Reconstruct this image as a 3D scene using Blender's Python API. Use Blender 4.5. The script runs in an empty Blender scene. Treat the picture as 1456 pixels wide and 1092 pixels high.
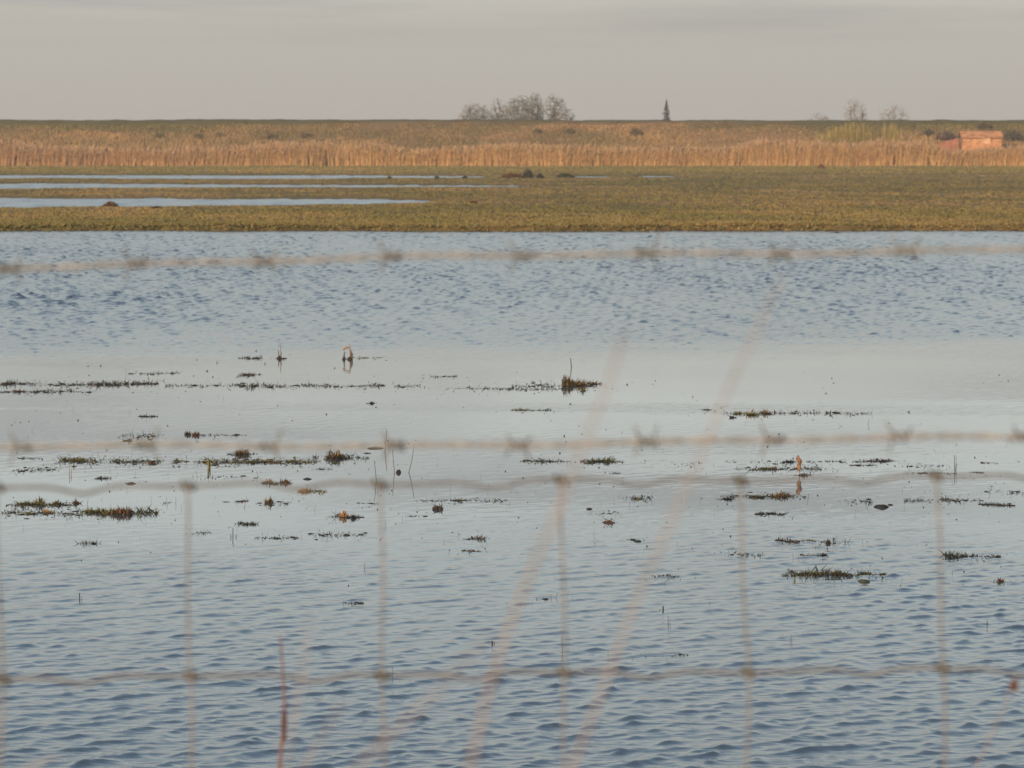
import bpy, math, random
import numpy as np

# ------------------------------------------------------------------ camera, world, sun
SC = bpy.context.scene
COL = SC.collection
R = math.radians
W, H, F = 1456.0, 1092.0, 5460.0          # photograph's frame, focal length in its pixels
CAM_Z = 2.0
PITCH = math.atan((H / 2 - 205.0) / F)    # eye level falls on row 205
cam_d = bpy.data.cameras.new('camera')
cam_d.sensor_width = 36.0
cam_d.lens = F / W * 36.0
cam_d.clip_start = 0.1
cam_d.clip_end = 20000.0
cam_d.dof.use_dof = True
cam_d.dof.focus_distance = 18.0
cam_d.dof.aperture_fstop = 15.0
cam = bpy.data.objects.new('camera', cam_d)
COL.objects.link(cam)
cam.location = (0, 0, CAM_Z)
cam.rotation_euler = (R(90) - PITCH, 0, 0)
SC.camera = cam

SUN_EL, SUN_AZ = R(13), R(202)            # azimuth clockwise from +Y (the view direction): low, behind the left shoulder
SUN_DIR = (math.sin(SUN_AZ) * math.cos(SUN_EL), math.cos(SUN_AZ) * math.cos(SUN_EL), math.sin(SUN_EL))

world = bpy.data.worlds.new('World')
SC.world = world
world.use_nodes = True
nt = world.node_tree
nt.nodes.clear()
def N(tree, kind, **kw):
    n = tree.nodes.new(kind)
    for k, v in kw.items():
        setattr(n, k, v)
    return n
sky = N(nt, 'ShaderNodeTexSky', sky_type='NISHITA', sun_disc=False)
sky.sun_elevation = SUN_EL
sky.sun_rotation = SUN_AZ
sky.air_density = 1.2
sky.dust_density = 3.0
sky.ozone_density = 1.5
tc = N(nt, 'ShaderNodeTexCoord')
sep = N(nt, 'ShaderNodeSeparateXYZ')
nt.links.new(tc.outputs['Generated'], sep.inputs[0])
# layered cloud veil: warm grey near the horizon, thinning to blue-grey overhead
ramp = N(nt, 'ShaderNodeValToRGB')
cr = ramp.color_ramp
cr.elements[0].position = 0.0
cr.elements[0].color = (0.505, 0.468, 0.418, 1)
cr.elements[1].position = 1.0
cr.elements[1].color = (0.20, 0.25, 0.33, 1)
for p, c in ((0.033, (0.54, 0.515, 0.462)), (0.075, (0.87, 0.91, 0.87)), (0.16, (0.77, 0.90, 0.925)), (0.30, (0.365, 0.54, 0.755)), (0.60, (0.205, 0.335, 0.565))):
    e = cr.elements.new(p)
    e.color = (*c, 1)
nt.links.new(sep.outputs['Z'], ramp.inputs[0])
mp = N(nt, 'ShaderNodeMapping')
mp.inputs['Scale'].default_value = (5.0, 3.0, 75.0)
mp.inputs['Location'].default_value = (2.3, 0.0, 0.4)
nt.links.new(tc.outputs['Generated'], mp.inputs[0])
cl = N(nt, 'ShaderNodeTexNoise')
cl.inputs['Scale'].default_value = 1.4
cl.inputs['Detail'].default_value = 5.0
cl.inputs['Roughness'].default_value = 0.55
nt.links.new(mp.outputs[0], cl.inputs['Vector'])
clr = N(nt, 'ShaderNodeMapRange')
clr.inputs['From Min'].default_value = 0.44
clr.inputs['From Max'].default_value = 0.68
nt.links.new(cl.outputs['Fac'], clr.inputs['Value'])
clz = N(nt, 'ShaderNodeMapRange')          # streaks of darker cloud only above the horizon haze
clz.inputs['From Min'].default_value = 0.023
clz.inputs['From Max'].default_value = 0.031
clz.inputs['To Max'].default_value = 0.7
nt.links.new(sep.outputs['Z'], clz.inputs['Value'])
clm = N(nt, 'ShaderNodeMath', operation='MULTIPLY')
nt.links.new(clr.outputs[0], clm.inputs[0])
nt.links.new(clz.outputs[0], clm.inputs[1])
cmix = N(nt, 'ShaderNodeMix', data_type='RGBA')
nt.links.new(clm.outputs[0], cmix.inputs['Factor'])
nt.links.new(ramp.outputs[0], cmix.inputs[6])
cmix.inputs[7].default_value = (0.385, 0.385, 0.39, 1)
SKY_STRENGTH = 0.12
scale = N(nt, 'ShaderNodeVectorMath', operation='SCALE')
scale.inputs['Scale'].default_value = 1.0 / SKY_STRENGTH
nt.links.new(cmix.outputs[2], scale.inputs[0])
veil = N(nt, 'ShaderNodeMix', data_type='RGBA')
veil.inputs['Factor'].default_value = 0.9
nt.links.new(sky.outputs[0], veil.inputs[6])
nt.links.new(scale.outputs[0], veil.inputs[7])
bg = N(nt, 'ShaderNodeBackground')
bg.inputs['Strength'].default_value = SKY_STRENGTH
nt.links.new(veil.outputs[2], bg.inputs['Color'])
wo = N(nt, 'ShaderNodeOutputWorld')
nt.links.new(bg.outputs[0], wo.inputs['Surface'])

sun_d = bpy.data.lights.new('sun', 'SUN')
sun_d.energy = 4.2
sun_d.angle = R(0.6)
sun_d.color = (1.0, 0.74, 0.50)
sun = bpy.data.objects.new('sun', sun_d)
COL.objects.link(sun)
sun.rotation_euler = (R(90) - SUN_EL, 0, math.pi - SUN_AZ)
sun.location = (SUN_DIR[0] * 50, SUN_DIR[1] * 50, 40)

SC.view_settings.view_transform = 'Standard'
SC.view_settings.look = 'None'
SC.view_settings.exposure = 0.0
SC.view_settings.gamma = 1.0
SC.view_settings.use_curve_mapping = False
SC.cycles.max_bounces = 6
SC.cycles.sample_clamp_indirect = 4.0

# ------------------------------------------------------------------ helpers
RNG = np.random.default_rng(7)
_tab = np.random.default_rng(11).random((256, 256))
def vnoise(x, y):
    xi = np.floor(x).astype(int); yi = np.floor(y).astype(int)
    fx = x - xi; fy = y - yi
    fx = fx * fx * (3 - 2 * fx); fy = fy * fy * (3 - 2 * fy)
    a = _tab[xi & 255, yi & 255]; b = _tab[(xi + 1) & 255, yi & 255]
    c = _tab[xi & 255, (yi + 1) & 255]; d = _tab[(xi + 1) & 255, (yi + 1) & 255]
    return (a * (1 - fx) + b * fx) * (1 - fy) + (c * (1 - fx) + d * fx) * fy
def fbm(x, y, o=4):
    s = 0; a = 0.5; t = 0
    for i in range(o):
        s = s + a * vnoise(x * 2 ** i + 17.3 * i, y * 2 ** i + 9.1 * i); t += a; a *= 0.5
    return s / t
def smooth(e0, e1, x):
    t = np.clip((x - e0) / (e1 - e0), 0, 1)
    return t * t * (3 - 2 * t)

def ray(px, py):
    fx, fz = (px - W / 2) / F, (H / 2 - py) / F
    c, s = math.cos(PITCH), math.sin(PITCH)
    return np.array([fx, c + fz * s, -s + fz * c])
def at_z(px, py, z=0.0):
    d = ray(px, py); t = (z - CAM_Z) / d[2]
    return np.array([0, 0, CAM_Z]) + d * t
def at_y(px, py, y):
    d = ray(px, py); t = y / d[1]
    return np.array([0, 0, CAM_Z]) + d * t

def mat(name, color=None, rough=0.8, attr=False, spec=0.3, noise=None, sheen=0):
    m = bpy.data.materials.new(name)
    m.use_nodes = True
    t = m.node_tree
    b = t.nodes['Principled BSDF']
    b.inputs['Roughness'].default_value = rough
    b.inputs['Specular IOR Level'].default_value = spec
    if attr:
        a = N(t, 'ShaderNodeVertexColor', layer_name='tint')
        src = a.outputs['Color']
        if noise:
            nz = N(t, 'ShaderNodeTexNoise')
            nz.inputs['Scale'].default_value = noise
            nz.inputs['Detail'].default_value = 4
            g = N(t, 'ShaderNodeTexCoord')
            t.links.new(g.outputs['Object'], nz.inputs['Vector'])
            mr = N(t, 'ShaderNodeMapRange')
            mr.inputs['To Min'].default_value = 0.6; mr.inputs['To Max'].default_value = 1.4
            t.links.new(nz.outputs['Fac'], mr.inputs['Value'])
            vm = N(t, 'ShaderNodeVectorMath', operation='SCALE')
            t.links.new(src, vm.inputs[0]); t.links.new(mr.outputs[0], vm.inputs['Scale'])
            src = vm.outputs[0]
        t.links.new(src, b.inputs['Base Color'])
    else:
        b.inputs['Base Color'].default_value = (*color, 1)
        if noise:
            nz = N(t, 'ShaderNodeTexNoise')
            nz.inputs['Scale'].default_value = noise
            nz.inputs['Detail'].default_value = 5
            g = N(t, 'ShaderNodeTexCoord')
            t.links.new(g.outputs['Object'], nz.inputs['Vector'])
            rp = N(t, 'ShaderNodeValToRGB')
            rp.color_ramp.elements[0].position = 0.3
            rp.color_ramp.elements[1].position = 0.72
            rp.color_ramp.elements[0].color = (*[c * 0.55 for c in color], 1)
            rp.color_ramp.elements[1].color = (*[min(1, c * 1.35) for c in color], 1)
            t.links.new(nz.outputs['Fac'], rp.inputs[0])
            t.links.new(rp.outputs[0], b.inputs['Base Color'])
    return m

class MB:
    """collects polygons with one colour per vertex"""
    def __init__(s):
        s.v, s.f3, s.f4, s.c, s.n = [], [], [], [], 0
    def add(s, v, f, c):
        v = np.asarray(v, float); f = np.asarray(f, int)
        c = np.asarray(c, float)
        if c.ndim == 1:
            c = np.tile(c, (len(v), 1))
        (s.f3 if f.shape[1] == 3 else s.f4).append(f + s.n)
        s.v.append(v); s.c.append(c); s.n += len(v)
    def blades(s, base, tip, width, col, bend=None, side=None, spread=None):
        """many leaf blades at once: base, tip (n,3); each is two tapering quads bent in the middle"""
        n = len(base)
        d = tip - base
        if side is None:
            a = RNG.random(n) * 2 * math.pi if spread is None else RNG.normal(0, spread, n)
            side = np.stack([np.cos(a), np.sin(a), np.zeros(n)], 1)
        w = np.asarray(width).reshape(-1, 1) * 0.5
        mid = base + d * 0.55
        if bend is not None:
            mid = mid + bend
        v = np.stack([base - side * w, base + side * w, mid + side * w * 0.8, mid - side * w * 0.8, tip + side * w * 0.12, tip - side * w * 0.12], 1)
        f = np.array([[0, 1, 2, 3], [3, 2, 4, 5]])
        F4 = (np.arange(n)[:, None, None] * 6 + f[None]).reshape(-1, 4)
        c = np.repeat(np.asarray(col), 6, axis=0) if np.ndim(col) == 2 else col
        s.add(v.reshape(-1, 3), F4, c)
    def tube(s, pts, rad, col, sides=6, cap=True):
        pts = np.asarray(pts, float); n = len(pts)
        rad = np.broadcast_to(np.asarray(rad, float), (n,))
        t = np.gradient(pts, axis=0)
        t /= np.linalg.norm(t, axis=1)[:, None] + 1e-12
        ref = np.array([0, 0, 1.0]) if abs(t[0][2]) < 0.9 else np.array([1.0, 0, 0])
        u = np.cross(t, ref); u /= np.linalg.norm(u, axis=1)[:, None] + 1e-12
        w = np.cross(t, u)
        a = np.arange(sides) / sides * 2 * math.pi
        ring = pts[:, None] + rad[:, None, None] * (u[:, None] * np.cos(a)[None, :, None] + w[:, None] * np.sin(a)[None, :, None])
        f = []
        for i in range(n - 1):
            for j in range(sides):
                k = (j + 1) % sides
                f.append([i * sides + j, i * sides + k, (i + 1) * sides + k, (i + 1) * sides + j])
        c = np.asarray(col, float)
        if c.ndim == 2:
            c = np.repeat(c, sides, axis=0)
        s.add(ring.reshape(-1, 3), f, c)
        if cap and sides >= 3:
            for e in (0, n - 1):
                vv = np.vstack([ring[e], pts[e][None]])
                ff = [[j, (j + 1) % sides, sides] if e == 0 else [(j + 1) % sides, j, sides] for j in range(sides)]
                s.add(vv, ff, c[0] if c.ndim == 2 else c)
    def blob(s, c, r, col, seed=0, rings=7, segs=12, rough=0.3, flat=-0.15):
        """rounded lump with an uneven skin; r = (rx, ry, rz)"""
        th = np.linspace(-0.35 * math.pi, 0.5 * math.pi, rings); ph = np.arange(segs) / segs * 2 * math.pi
        T, P = np.meshgrid(th, ph, indexing='ij')
        nz = 1 + rough * (vnoise(seed * 3.1 + np.cos(P) * 1.7 + 5, np.sin(P) * 1.7 + T * 2.2 + seed) - 0.5) * 2
        v = np.stack([np.cos(T) * np.cos(P) * r[0] * nz, np.cos(T) * np.sin(P) * r[1] * nz, np.sin(T) * r[2] * nz], -1).reshape(-1, 3) + np.asarray(c)
        f = []
        for i in range(rings - 1):
            for j in range(segs):
                k = (j + 1) % segs
                f.append([i * segs + j, i * segs + k, (i + 1) * segs + k, (i + 1) * segs + j])
        cc = np.asarray(col)[None] * (0.6 + 0.8 * RNG.random((len(v), 1)))
        s.add(v, f, cc)
    def build(s, name, material, parent=None, smooth_it=False, origin=None):
        v = np.concatenate(s.v); c = np.concatenate(s.c)
        if origin is not None:
            v = v - np.asarray(origin)
        f3 = np.concatenate(s.f3) if s.f3 else np.zeros((0, 3), int)
        f4 = np.concatenate(s.f4) if s.f4 else np.zeros((0, 4), int)
        o = mesh_obj(name, v, f3, f4, c, material, parent, smooth_it)
        if origin is not None and parent is None:
            o.location = origin
        return o

def mesh_obj(name, v, f3, f4, c, material, parent=None, smooth_it=False):
    me = bpy.data.meshes.new(name)
    n3, n4 = len(f3), len(f4)
    me.vertices.add(len(v)); me.vertices.foreach_set('co', np.ascontiguousarray(v, np.float32).ravel())
    me.loops.add(n3 * 3 + n4 * 4)
    me.loops.foreach_set('vertex_index', np.concatenate([np.asarray(f3).ravel(), np.asarray(f4).ravel()]).astype(np.int32))
    me.polygons.add(n3 + n4)
    st = np.concatenate([np.arange(n3) * 3, n3 * 3 + np.arange(n4) * 4]).astype(np.int32)
    me.polygons.foreach_set('loop_start', st)
    me.polygons.foreach_set('use_smooth', np.full(n3 + n4, smooth_it))
    me.update(calc_edges=True)
    if c is not None:
        at = me.color_attributes.new('tint', 'FLOAT_COLOR', 'POINT')
        c4 = np.ones((len(v), 4), np.float32); c4[:, :3] = c
        at.data.foreach_set('color', c4.ravel())
    me.materials.append(material)
    o = bpy.data.objects.new(name, me)
    COL.objects.link(o)
    if parent is not None:
        o.parent = parent
    return o
def grid_faces(nr, nc):
    i = np.arange(nr - 1)[:, None] * nc + np.arange(nc - 1)[None]
    return np.stack([i, i + 1, i + nc + 1, i + nc], -1).reshape(-1, 4)
def tag(o, label=None, cat=None, group=None, kind=None):
    if label: o['label'] = label
    if cat: o['category'] = cat
    if group: o['group'] = group
    if kind: o['kind'] = kind
    return o
def empty(name, loc, label, cat, group=None):
    o = bpy.data.objects.new(name, None)
    o.empty_display_size = 0.2
    COL.objects.link(o); o.location = loc
    return tag(o, label, cat, group)

# ------------------------------------------------------------------ ground sheet
def pool_depth(x, y):
    """how far the meadow is scooped out, metres"""
    wob = (fbm(x * 0.05 + 3, y * 0.02, 3) - 0.5)
    # near pool: wide at the left, ending in a point
    e = np.clip((-2.5 - x) / 16.0, 0, 1)
    a = 1 - np.abs(y - (131 + 10 * wob + 0.18 * x)) / (1.6 + 14.0 * np.sqrt(e))
    a = np.where(x < -2.5, a, -1)
    e = np.clip((1.0 - x) / 24.0, 0, 1)
    b = 1 - np.abs(y - (180 + 10 * wob)) / (2.6 + 11.5 * np.sqrt(e))
    b = np.where(x < 9.5, b, -1)
    e = np.clip((-1.0 - x) / 10.0, 0, 1)
    win = lambda lo, hi: smooth(lo - 0.15, lo + 0.15, x) * (1 - smooth(hi - 0.15, hi + 0.15, x))
    gap = np.clip((1 - smooth(-1.8, -1.5, x)) + win(1.3, 1.9) + win(3.6, 5.9) + win(7.6, 10.0), 0, 1)
    cpl = 1 - np.abs(y - (231 + 6 * wob)) / (8.0 + 9.0 * e) - 2.5 * (1 - gap)
    d = np.maximum(np.maximum(a, b), cpl)
    d = d + 0.35 * (fbm(x * 0.7, y * 0.22, 3) - 0.5)
    return smooth(-0.05, 0.5, d) * 0.42
def shore_y(x):
    return 88.6 + 2.6 * (fbm(x * 0.22 + 7, x * 0 + 1.3, 4) - 0.5) + 0.015 * x
def ground_z(x, y):
    bank = 0.55 + 0.12 * smooth(0.5, 3.0, y) - 1.05 * smooth(4.2, 9.0, y)
    lump = (fbm(x * 0.9, y * 0.45, 3) - 0.5)
    big = (fbm(x * 0.08 + 20, y * 0.03, 3) - 0.5)
    low = smooth(98, 116, y)
    meadow = (0.13 + 0.08 * lump) * (1 - low) + (0.085 + 0.04 * lump + 0.08 * big) * low
    lip = smooth(-0.3, 0.3, y - shore_y(x) + 0.6 * lump)
    m = -0.5 + (0.5 + meadow) * lip - pool_depth(x, y)
    t = smooth(30, 60, y)
    far = smooth(248, 300, y)
    m = m * (1 - far) + (0.10 + 0.06 * lump) * far
    return bank * (1 - t) + m * t

tcols = np.concatenate([[-12, -8, -5, -3, -1.2, -0.6, -0.35], np.linspace(-0.22, 0.22, 420), [0.35, 0.6, 1.2, 3, 5, 8, 12]])
yrows = np.concatenate([[-400, -100, -30, -10, -4], np.linspace(-2, 12, 40), np.geomspace(13, 84, 40), np.geomspace(85, 345, 560), np.geomspace(350, 2400, 24)])
XX = tcols[None] * np.maximum(np.abs(yrows), 9.0)[:, None]
YY = np.broadcast_to(yrows[:, None], XX.shape)
ZZ = ground_z(XX, YY)
patch = fbm(XX * 0.35, YY * 0.12, 4)
patch2 = fbm(XX * 0.07 + 50, YY * 0.035, 3)
GREEN = np.array([0.150, 0.120, 0.044]); TAN = np.array([0.22, 0.150, 0.064]); EARTH = np.array([0.055, 0.038, 0.02])
k = np.clip(0.5 + 2.2 * (patch - 0.5) + 1.2 * (patch2 - 0.5), 0, 1)[..., None]
gc = GREEN * (1 - k) + TAN * k
wet = (1 - smooth(-0.03, 0.03, ZZ))[..., None]
gc = gc * (1 - wet) + EARTH * wet
M_ground = mat('turf_soil', rough=0.95, attr=True, noise=9.0, spec=0.1)
g = mesh_obj('ground', np.stack([XX, YY, ZZ], -1).reshape(-1, 3), np.zeros((0, 3), int), grid_faces(*XX.shape), gc.reshape(-1, 3), M_ground, smooth_it=True)
tag(g, 'flat wet meadow and muddy lake bed under the flood water', 'ground', kind='structure')

# embankment behind the reeds
def bank_profile(y, x):
    wob = 0.10 * (fbm(x * 0.03 + 4, x * 0 + 8, 3) - 0.5) * 2
    up = smooth(339.5, 358.5, y); dn = smooth(363.0, 382.0, y)
    return -0.2 + (4.45 + wob) * up - 4.45 * dn
ex = np.concatenate([np.linspace(-1400, -120, 24), np.linspace(-100, 100, 500), np.linspace(120, 1400, 24)])
ey = np.concatenate([[338], np.linspace(339, 359, 34), np.linspace(360, 384, 12)])
EX, EY = np.meshgrid(ex, ey)
EZ = bank_profile(EY, EX) + 0.22 * (fbm(EX * 0.6, EY * 0.5, 3) - 0.5) * smooth(338, 342, EY)
DTAN = np.array([0.27, 0.168, 0.076]); DGRN = np.array([0.12, 0.105, 0.032]); DOLV = np.array([0.18, 0.128, 0.052])
def dyke_colour(x, z, y):
    k = np.clip(0.5 + 3.4 * (fbm(x * 0.16, y * 0.35, 4) - 0.5), 0, 1)[..., None]
    c = DTAN * k + DOLV * (1 - k)
    left = (smooth(2.9, 3.6, z + 1.2 * (fbm(x * 0.2 + 9, z * 0.9, 3) - 0.5)) * smooth(-6, -30, x))[..., None]
    right = (smooth(2.6, 3.7, z + 0.8 * (fbm(x * 0.2 + 3, z * 0.9, 3) - 0.5)) * smooth(12, 30, x))[..., None]
    top = np.maximum(smooth(4.0, 4.2, z)[..., None], np.maximum(left, right) * 0.75)
    return c * (1 - top) + DGRN * top
dc = dyke_colour(EX, EZ, EY)
emb = mesh_obj('embankment', np.stack([EX, EY, EZ], -1).reshape(-1, 3), np.zeros((0, 3), int), grid_faces(*EX.shape), dc.reshape(-1, 3), M_ground, smooth_it=True)
tag(emb, 'long grassy embankment closing the view behind the reeds', 'embankment', kind='structure')

# ------------------------------------------------------------------ water
def water_material(name, rough, bump):
    m = bpy.data.materials.new(name); m.use_nodes = True
    t = m.node_tree; b = t.nodes['Principled BSDF']
    b.inputs['Base Color'].default_value = (0.062, 0.090, 0.108, 1)
    b.inputs['Roughness'].default_value = rough
    b.inputs['IOR'].default_value = 1.333
    if bump:
        g = N(t, 'ShaderNodeTexCoord'); mpn = N(t, 'ShaderNodeMapping')
        mpn.inputs['Scale'].default_value = (3.2, 1.6, 1)
        nz = N(t, 'ShaderNodeTexNoise'); nz.inputs['Scale'].default_value = 6; nz.inputs['Detail'].default_value = 3
        bp = N(t, 'ShaderNodeBump'); bp.inputs['Strength'].default_value = bump; bp.inputs['Distance'].default_value = 0.01
        t.links.new(g.outputs['Object'], mpn.inputs[0]); t.links.new(mpn.outputs[0], nz.inputs['Vector'])
        t.links.new(nz.outputs['Fac'], bp.inputs['Height']); t.links.new(bp.outputs[0], b.inputs['Normal'])
    return m
M_water = water_material('lake_water', 0.03, 0)
t_ = M_water.node_tree; a_ = N(t_, 'ShaderNodeVertexColor', layer_name='tint')   # wind-roughened: ripples too fine to model
s_ = N(t_, 'ShaderNodeSeparateColor'); t_.links.new(a_.outputs['Color'], s_.inputs[0])
t_.links.new(s_.outputs[0], t_.nodes['Principled BSDF'].inputs['Roughness'])
c_ = N(t_, 'ShaderNodeTexCoord'); m_ = N(t_, 'ShaderNodeMapping'); m_.inputs['Rotation'].default_value = (0, 0, R(-38)); m_.inputs['Scale'].default_value = (9, 26, 1)
n_ = N(t_, 'ShaderNodeTexNoise'); n_.inputs['Scale'].default_value = 1.0; n_.inputs['Detail'].default_value = 2.0
b_ = N(t_, 'ShaderNodeBump'); b_.inputs['Distance'].default_value = 0.0032
t_.links.new(c_.outputs['Object'], m_.inputs[0]); t_.links.new(m_.outputs[0], n_.inputs['Vector']); t_.links.new(n_.outputs['Fac'], b_.inputs['Height'])
t_.links.new(s_.outputs[1], b_.inputs['Strength']); t_.links.new(b_.outputs[0], t_.nodes['Principled BSDF'].inputs['Normal'])
M_pool = water_material('pool_water', 0.20, 0.0)

def calm_mask(x, y):
    """0 in the lee of the weed beds, 1 where the wind reaches"""
    n = fbm(x * 0.25 + 11, y * 0.16, 4) - 0.5
    n2 = fbm(x * 0.6 + 31, y * 1.3, 3) - 0.5
    near = 1 - smooth(16.2, 20.8, y + 3.2 * n + 1.2 * n2)
    far = 0.8 * smooth(33.5, 41, y + 7 * n + 3.0 * n2) + 0.2 * smooth(38, 60, y)
    band = smooth(0.62, 0.75, fbm(x * 0.06 + 77, y * 0.55 + 3, 3)) * smooth(22, 26, y) * (1 - smooth(33, 37, y)) * 0.22
    return np.clip(near + far + band, 0, 1)

wt = np.concatenate([[-9, -4, -1.6, -0.8, -0.5, -0.36, -0.28], np.linspace(-0.205, 0.205, 1150), [0.28, 0.36, 0.5, 0.8, 1.6, 4, 9]])
wy = np.concatenate([np.linspace(5.5, 9.8, 40), np.geomspace(9.9, 91.5, 2100)])
WX = (wt[None] * np.maximum(wy, 9.0)[:, None]).astype(np.float32)
WY = np.broadcast_to(wy[:, None].astype(np.float32), WX.shape)
amp = calm_mask(WX, WY).astype(np.float32)
gust = (0.30 + 1.35 * fbm(WX * 0.35 + 5, WY * 0.18, 3)).astype(np.float32)
farw = smooth(30, 38, WY).astype(np.float32)
gust = gust * (1 - farw) + (0.5 + 0.7 * gust) * 0.85 * farw
amp_w = amp * gust
Z = np.zeros_like(WX); Zc = np.zeros_like(WX); DX = np.zeros_like(WX); DY = np.zeros_like(WX)
WAVE = 0.0208
far_boost = (1.05 * smooth(33, 48, WY)).astype(np.float32)   # open water beyond the weed beds is rougher
wr = np.random.default_rng(3)
NW = 110
lam = np.geomspace(0.045, 0.9, NW) * (1 + 0.05 * wr.standard_normal(NW))
for i in range(NW):
    a = R(47) + R(36) * wr.standard_normal()
    dx, dy = -math.sin(a), math.cos(a)
    kk = 2 * math.pi / lam[i]
    sl = WAVE * math.exp(-((math.log(lam[i] / 0.12)) / 0.90) ** 2)      # slope carried by this component
    A = sl / kk
    fade = (1 - smooth(0.5, 1.5, WY * 0.0016 / lam[i])).astype(np.float32) * np.float32(A) * (1 + far_boost * np.float32(math.exp(-(math.log(lam[i] / 0.26) / 0.55) ** 2)))
    th = (kk * (WX * dx + WY * dy) + wr.random() * 6.283).astype(np.float32)
    sn = fade * np.sin(th); cn = fade * np.cos(th)
    Z += sn
    DX += np.float32(dx) * cn; DY += np.float32(dy) * cn
    if lam[i] < 0.3:
        Zc += sn
rms = float(Z[600].std()) + 1e-6
Z = Z + 0.20 * (Z * Z / rms - rms)              # sharper crests, flatter troughs
ZW = amp_w * Z + (1 - amp) * Zc * 0.03 + (1 - amp) * 0.0012 * (fbm(WX * 0.5, WY * 0.7, 2) - 0.5)
WX = WX + 0.9 * amp_w * DX; WY = WY + 0.9 * amp_w * DY
sh = shore_y(WX)
lake = mesh_obj('lake_water', np.stack([WX, WY, ZW], -1).reshape(-1, 3), np.zeros((0, 3), int), grid_faces(*WX.shape), np.stack([0.03 + 0.12 * amp * farw, np.clip(amp_w, 0, 1), 0 * amp], -1).reshape(-1, 3), M_water, smooth_it=True)
tag(lake, 'rippled blue grey flood water with a calm pale band across the middle', 'water', kind='structure')
del WX, WY, Z, Zc, ZW, DX, DY, sh
pt = np.concatenate([[-9, -3, -1, -0.5], np.linspace(-0.25, 0.25, 420), [0.5, 1, 3, 9]])
py_ = np.geomspace(91.5, 300, 800)
PX = pt[None] * py_[:, None]; PY = np.broadcast_to(py_[:, None], PX.shape)
PZ = np.zeros_like(PX)
for i in range(24):
    a = R(26) + R(35) * wr.standard_normal(); L = wr.uniform(0.6, 1.5)
    PZ += 0.0034 * L * np.sin(2 * math.pi / L * (-math.sin(a) * PX + math.cos(a) * PY) + wr.random() * 6.3)
PZ -= 0.006
pool = mesh_obj('pool_water', np.stack([PX, PY, PZ], -1).reshape(-1, 3), np.zeros((0, 3), int), grid_faces(*PX.shape), None, M_pool, smooth_it=True)
tag(pool, 'pale blue water standing in shallow pools across the meadow', 'water', kind='structure')

# ------------------------------------------------------------------ meadow grass, reeds, embankment grass (nobody could count these)
M_blade = mat('dry_blade', rough=0.75, attr=True, spec=0.15)
def jitter_col(c, amt=0.25):
    n = len(c)
    return np.clip(c * (1 + amt * (RNG.random((n, 1)) * 2 - 1)) * (1 + 0.08 * (RNG.random((n, 3)) * 2 - 1)), 0.004, 0.9)
nT = 150000
ty = np.concatenate([np.exp(RNG.uniform(math.log(88), math.log(338), nT)), RNG.uniform(87.6, 91, 36000)])
tx = RNG.uniform(-0.19, 0.19, len(ty)) * ty
tz = ground_z(tx, ty)
keep = (tz > np.where(ty < 94, -0.09, 0.012)) & (vnoise(tx * 1.7, ty * 0.8) + 0.5 * RNG.random(len(tx)) > 0.42)
tx, ty, tz = tx[keep], ty[keep], tz[keep]
k = np.clip(0.40 + 2.4 * (fbm(tx * 0.35, ty * 0.12, 4) - 0.5) + 1.5 * (fbm(tx * 0.07 + 50, ty * 0.035, 3) - 0.5) - 0.35 * smooth(200, 330, ty), 0, 1)[:, None]
tc_ = jitter_col(np.array([0.190, 0.160, 0.055]) * (1 - k) + np.array([0.29, 0.208, 0.082]) * k, 0.09)
mb = MB()
for q in range(3):
    n = len(tx)
    b = np.stack([tx + RNG.normal(0, 0.05, n), ty + RNG.normal(0, 0.08, n), tz - 0.01], 1)
    h = (0.025 + 0.06 * RNG.random(n) ** 2) * (0.7 + 0.9 * fbm(tx * 0.6 + 9, ty * 0.3, 2)) * (0.75 - 0.2 * smooth(100, 115, ty) + 0.7 * smooth(245, 270, ty))
    t = b + np.stack([RNG.normal(0, 0.09, n), RNG.normal(0, 0.05, n), h], 1)
    mb.blades(b, t, 0.025 + 0.00022 * ty, tc_, spread=0.7)
tag(mb.build('meadow_grass', M_blade), 'short olive and tan grass covering the flooded meadow', 'grass', kind='stuff')

# reed belt
nR = 78000
rx = RNG.uniform(-72, 72, nR)
front = 331.5 + 2.2 * (fbm(rx * 0.12, rx * 0 + 4, 3) - 0.5)
ry = front + RNG.random(nR) ** 1.4 * 9.0
dens = fbm(rx * 0.35, ry * 0.25, 3)
ok = (dens + 0.35 * RNG.random(nR) > 0.40) & ((vnoise(rx * 0.55 + 3, ry * 0.2) < 0.86) | (RNG.random(nR) < 0.3))
rx, ry = rx[ok], ry[ok]
n = len(rx)
hh = (1.42 + 0.46 * fbm(rx * 0.25 + 5, ry * 0.2, 3) + 0.35 * (fbm(rx * 1.4, ry * 0.6, 2) - 0.5)) * (0.62 + 0.50 * RNG.random(n))
hh *= 1 - 0.22 * smooth(36, 38.5, rx) * (1 - smooth(45, 47, rx))
hh *= (1 + 0.22 * smooth(10, 40, rx) * RNG.random(n)) * (0.68 + 0.68 * fbm(rx * 0.13 + 31, ry * 0 + 2.2, 4))
rb = np.stack([rx, ry, ground_z(rx, ry) - 0.05], 1)
lean = np.stack([RNG.normal(0.10, 0.17, n), RNG.normal(0, 0.1, n), hh], 1)
rc_k = np.clip(fbm(rx * 0.3 + 60, ry * 0.3, 3) + 0.25 * (RNG.random(n) - 0.5), 0, 1)[:, None]
rc = np.array([0.56, 0.335, 0.128]) * rc_k + np.array([0.45, 0.265, 0.110]) * (1 - rc_k)
leftk = smooth(-8, -45, rx)[:, None] * 0.55
rc = jitter_col(rc * (1 - leftk) + np.array([0.40, 0.225, 0.125]) * leftk, 0.12)
mb = MB()
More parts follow.
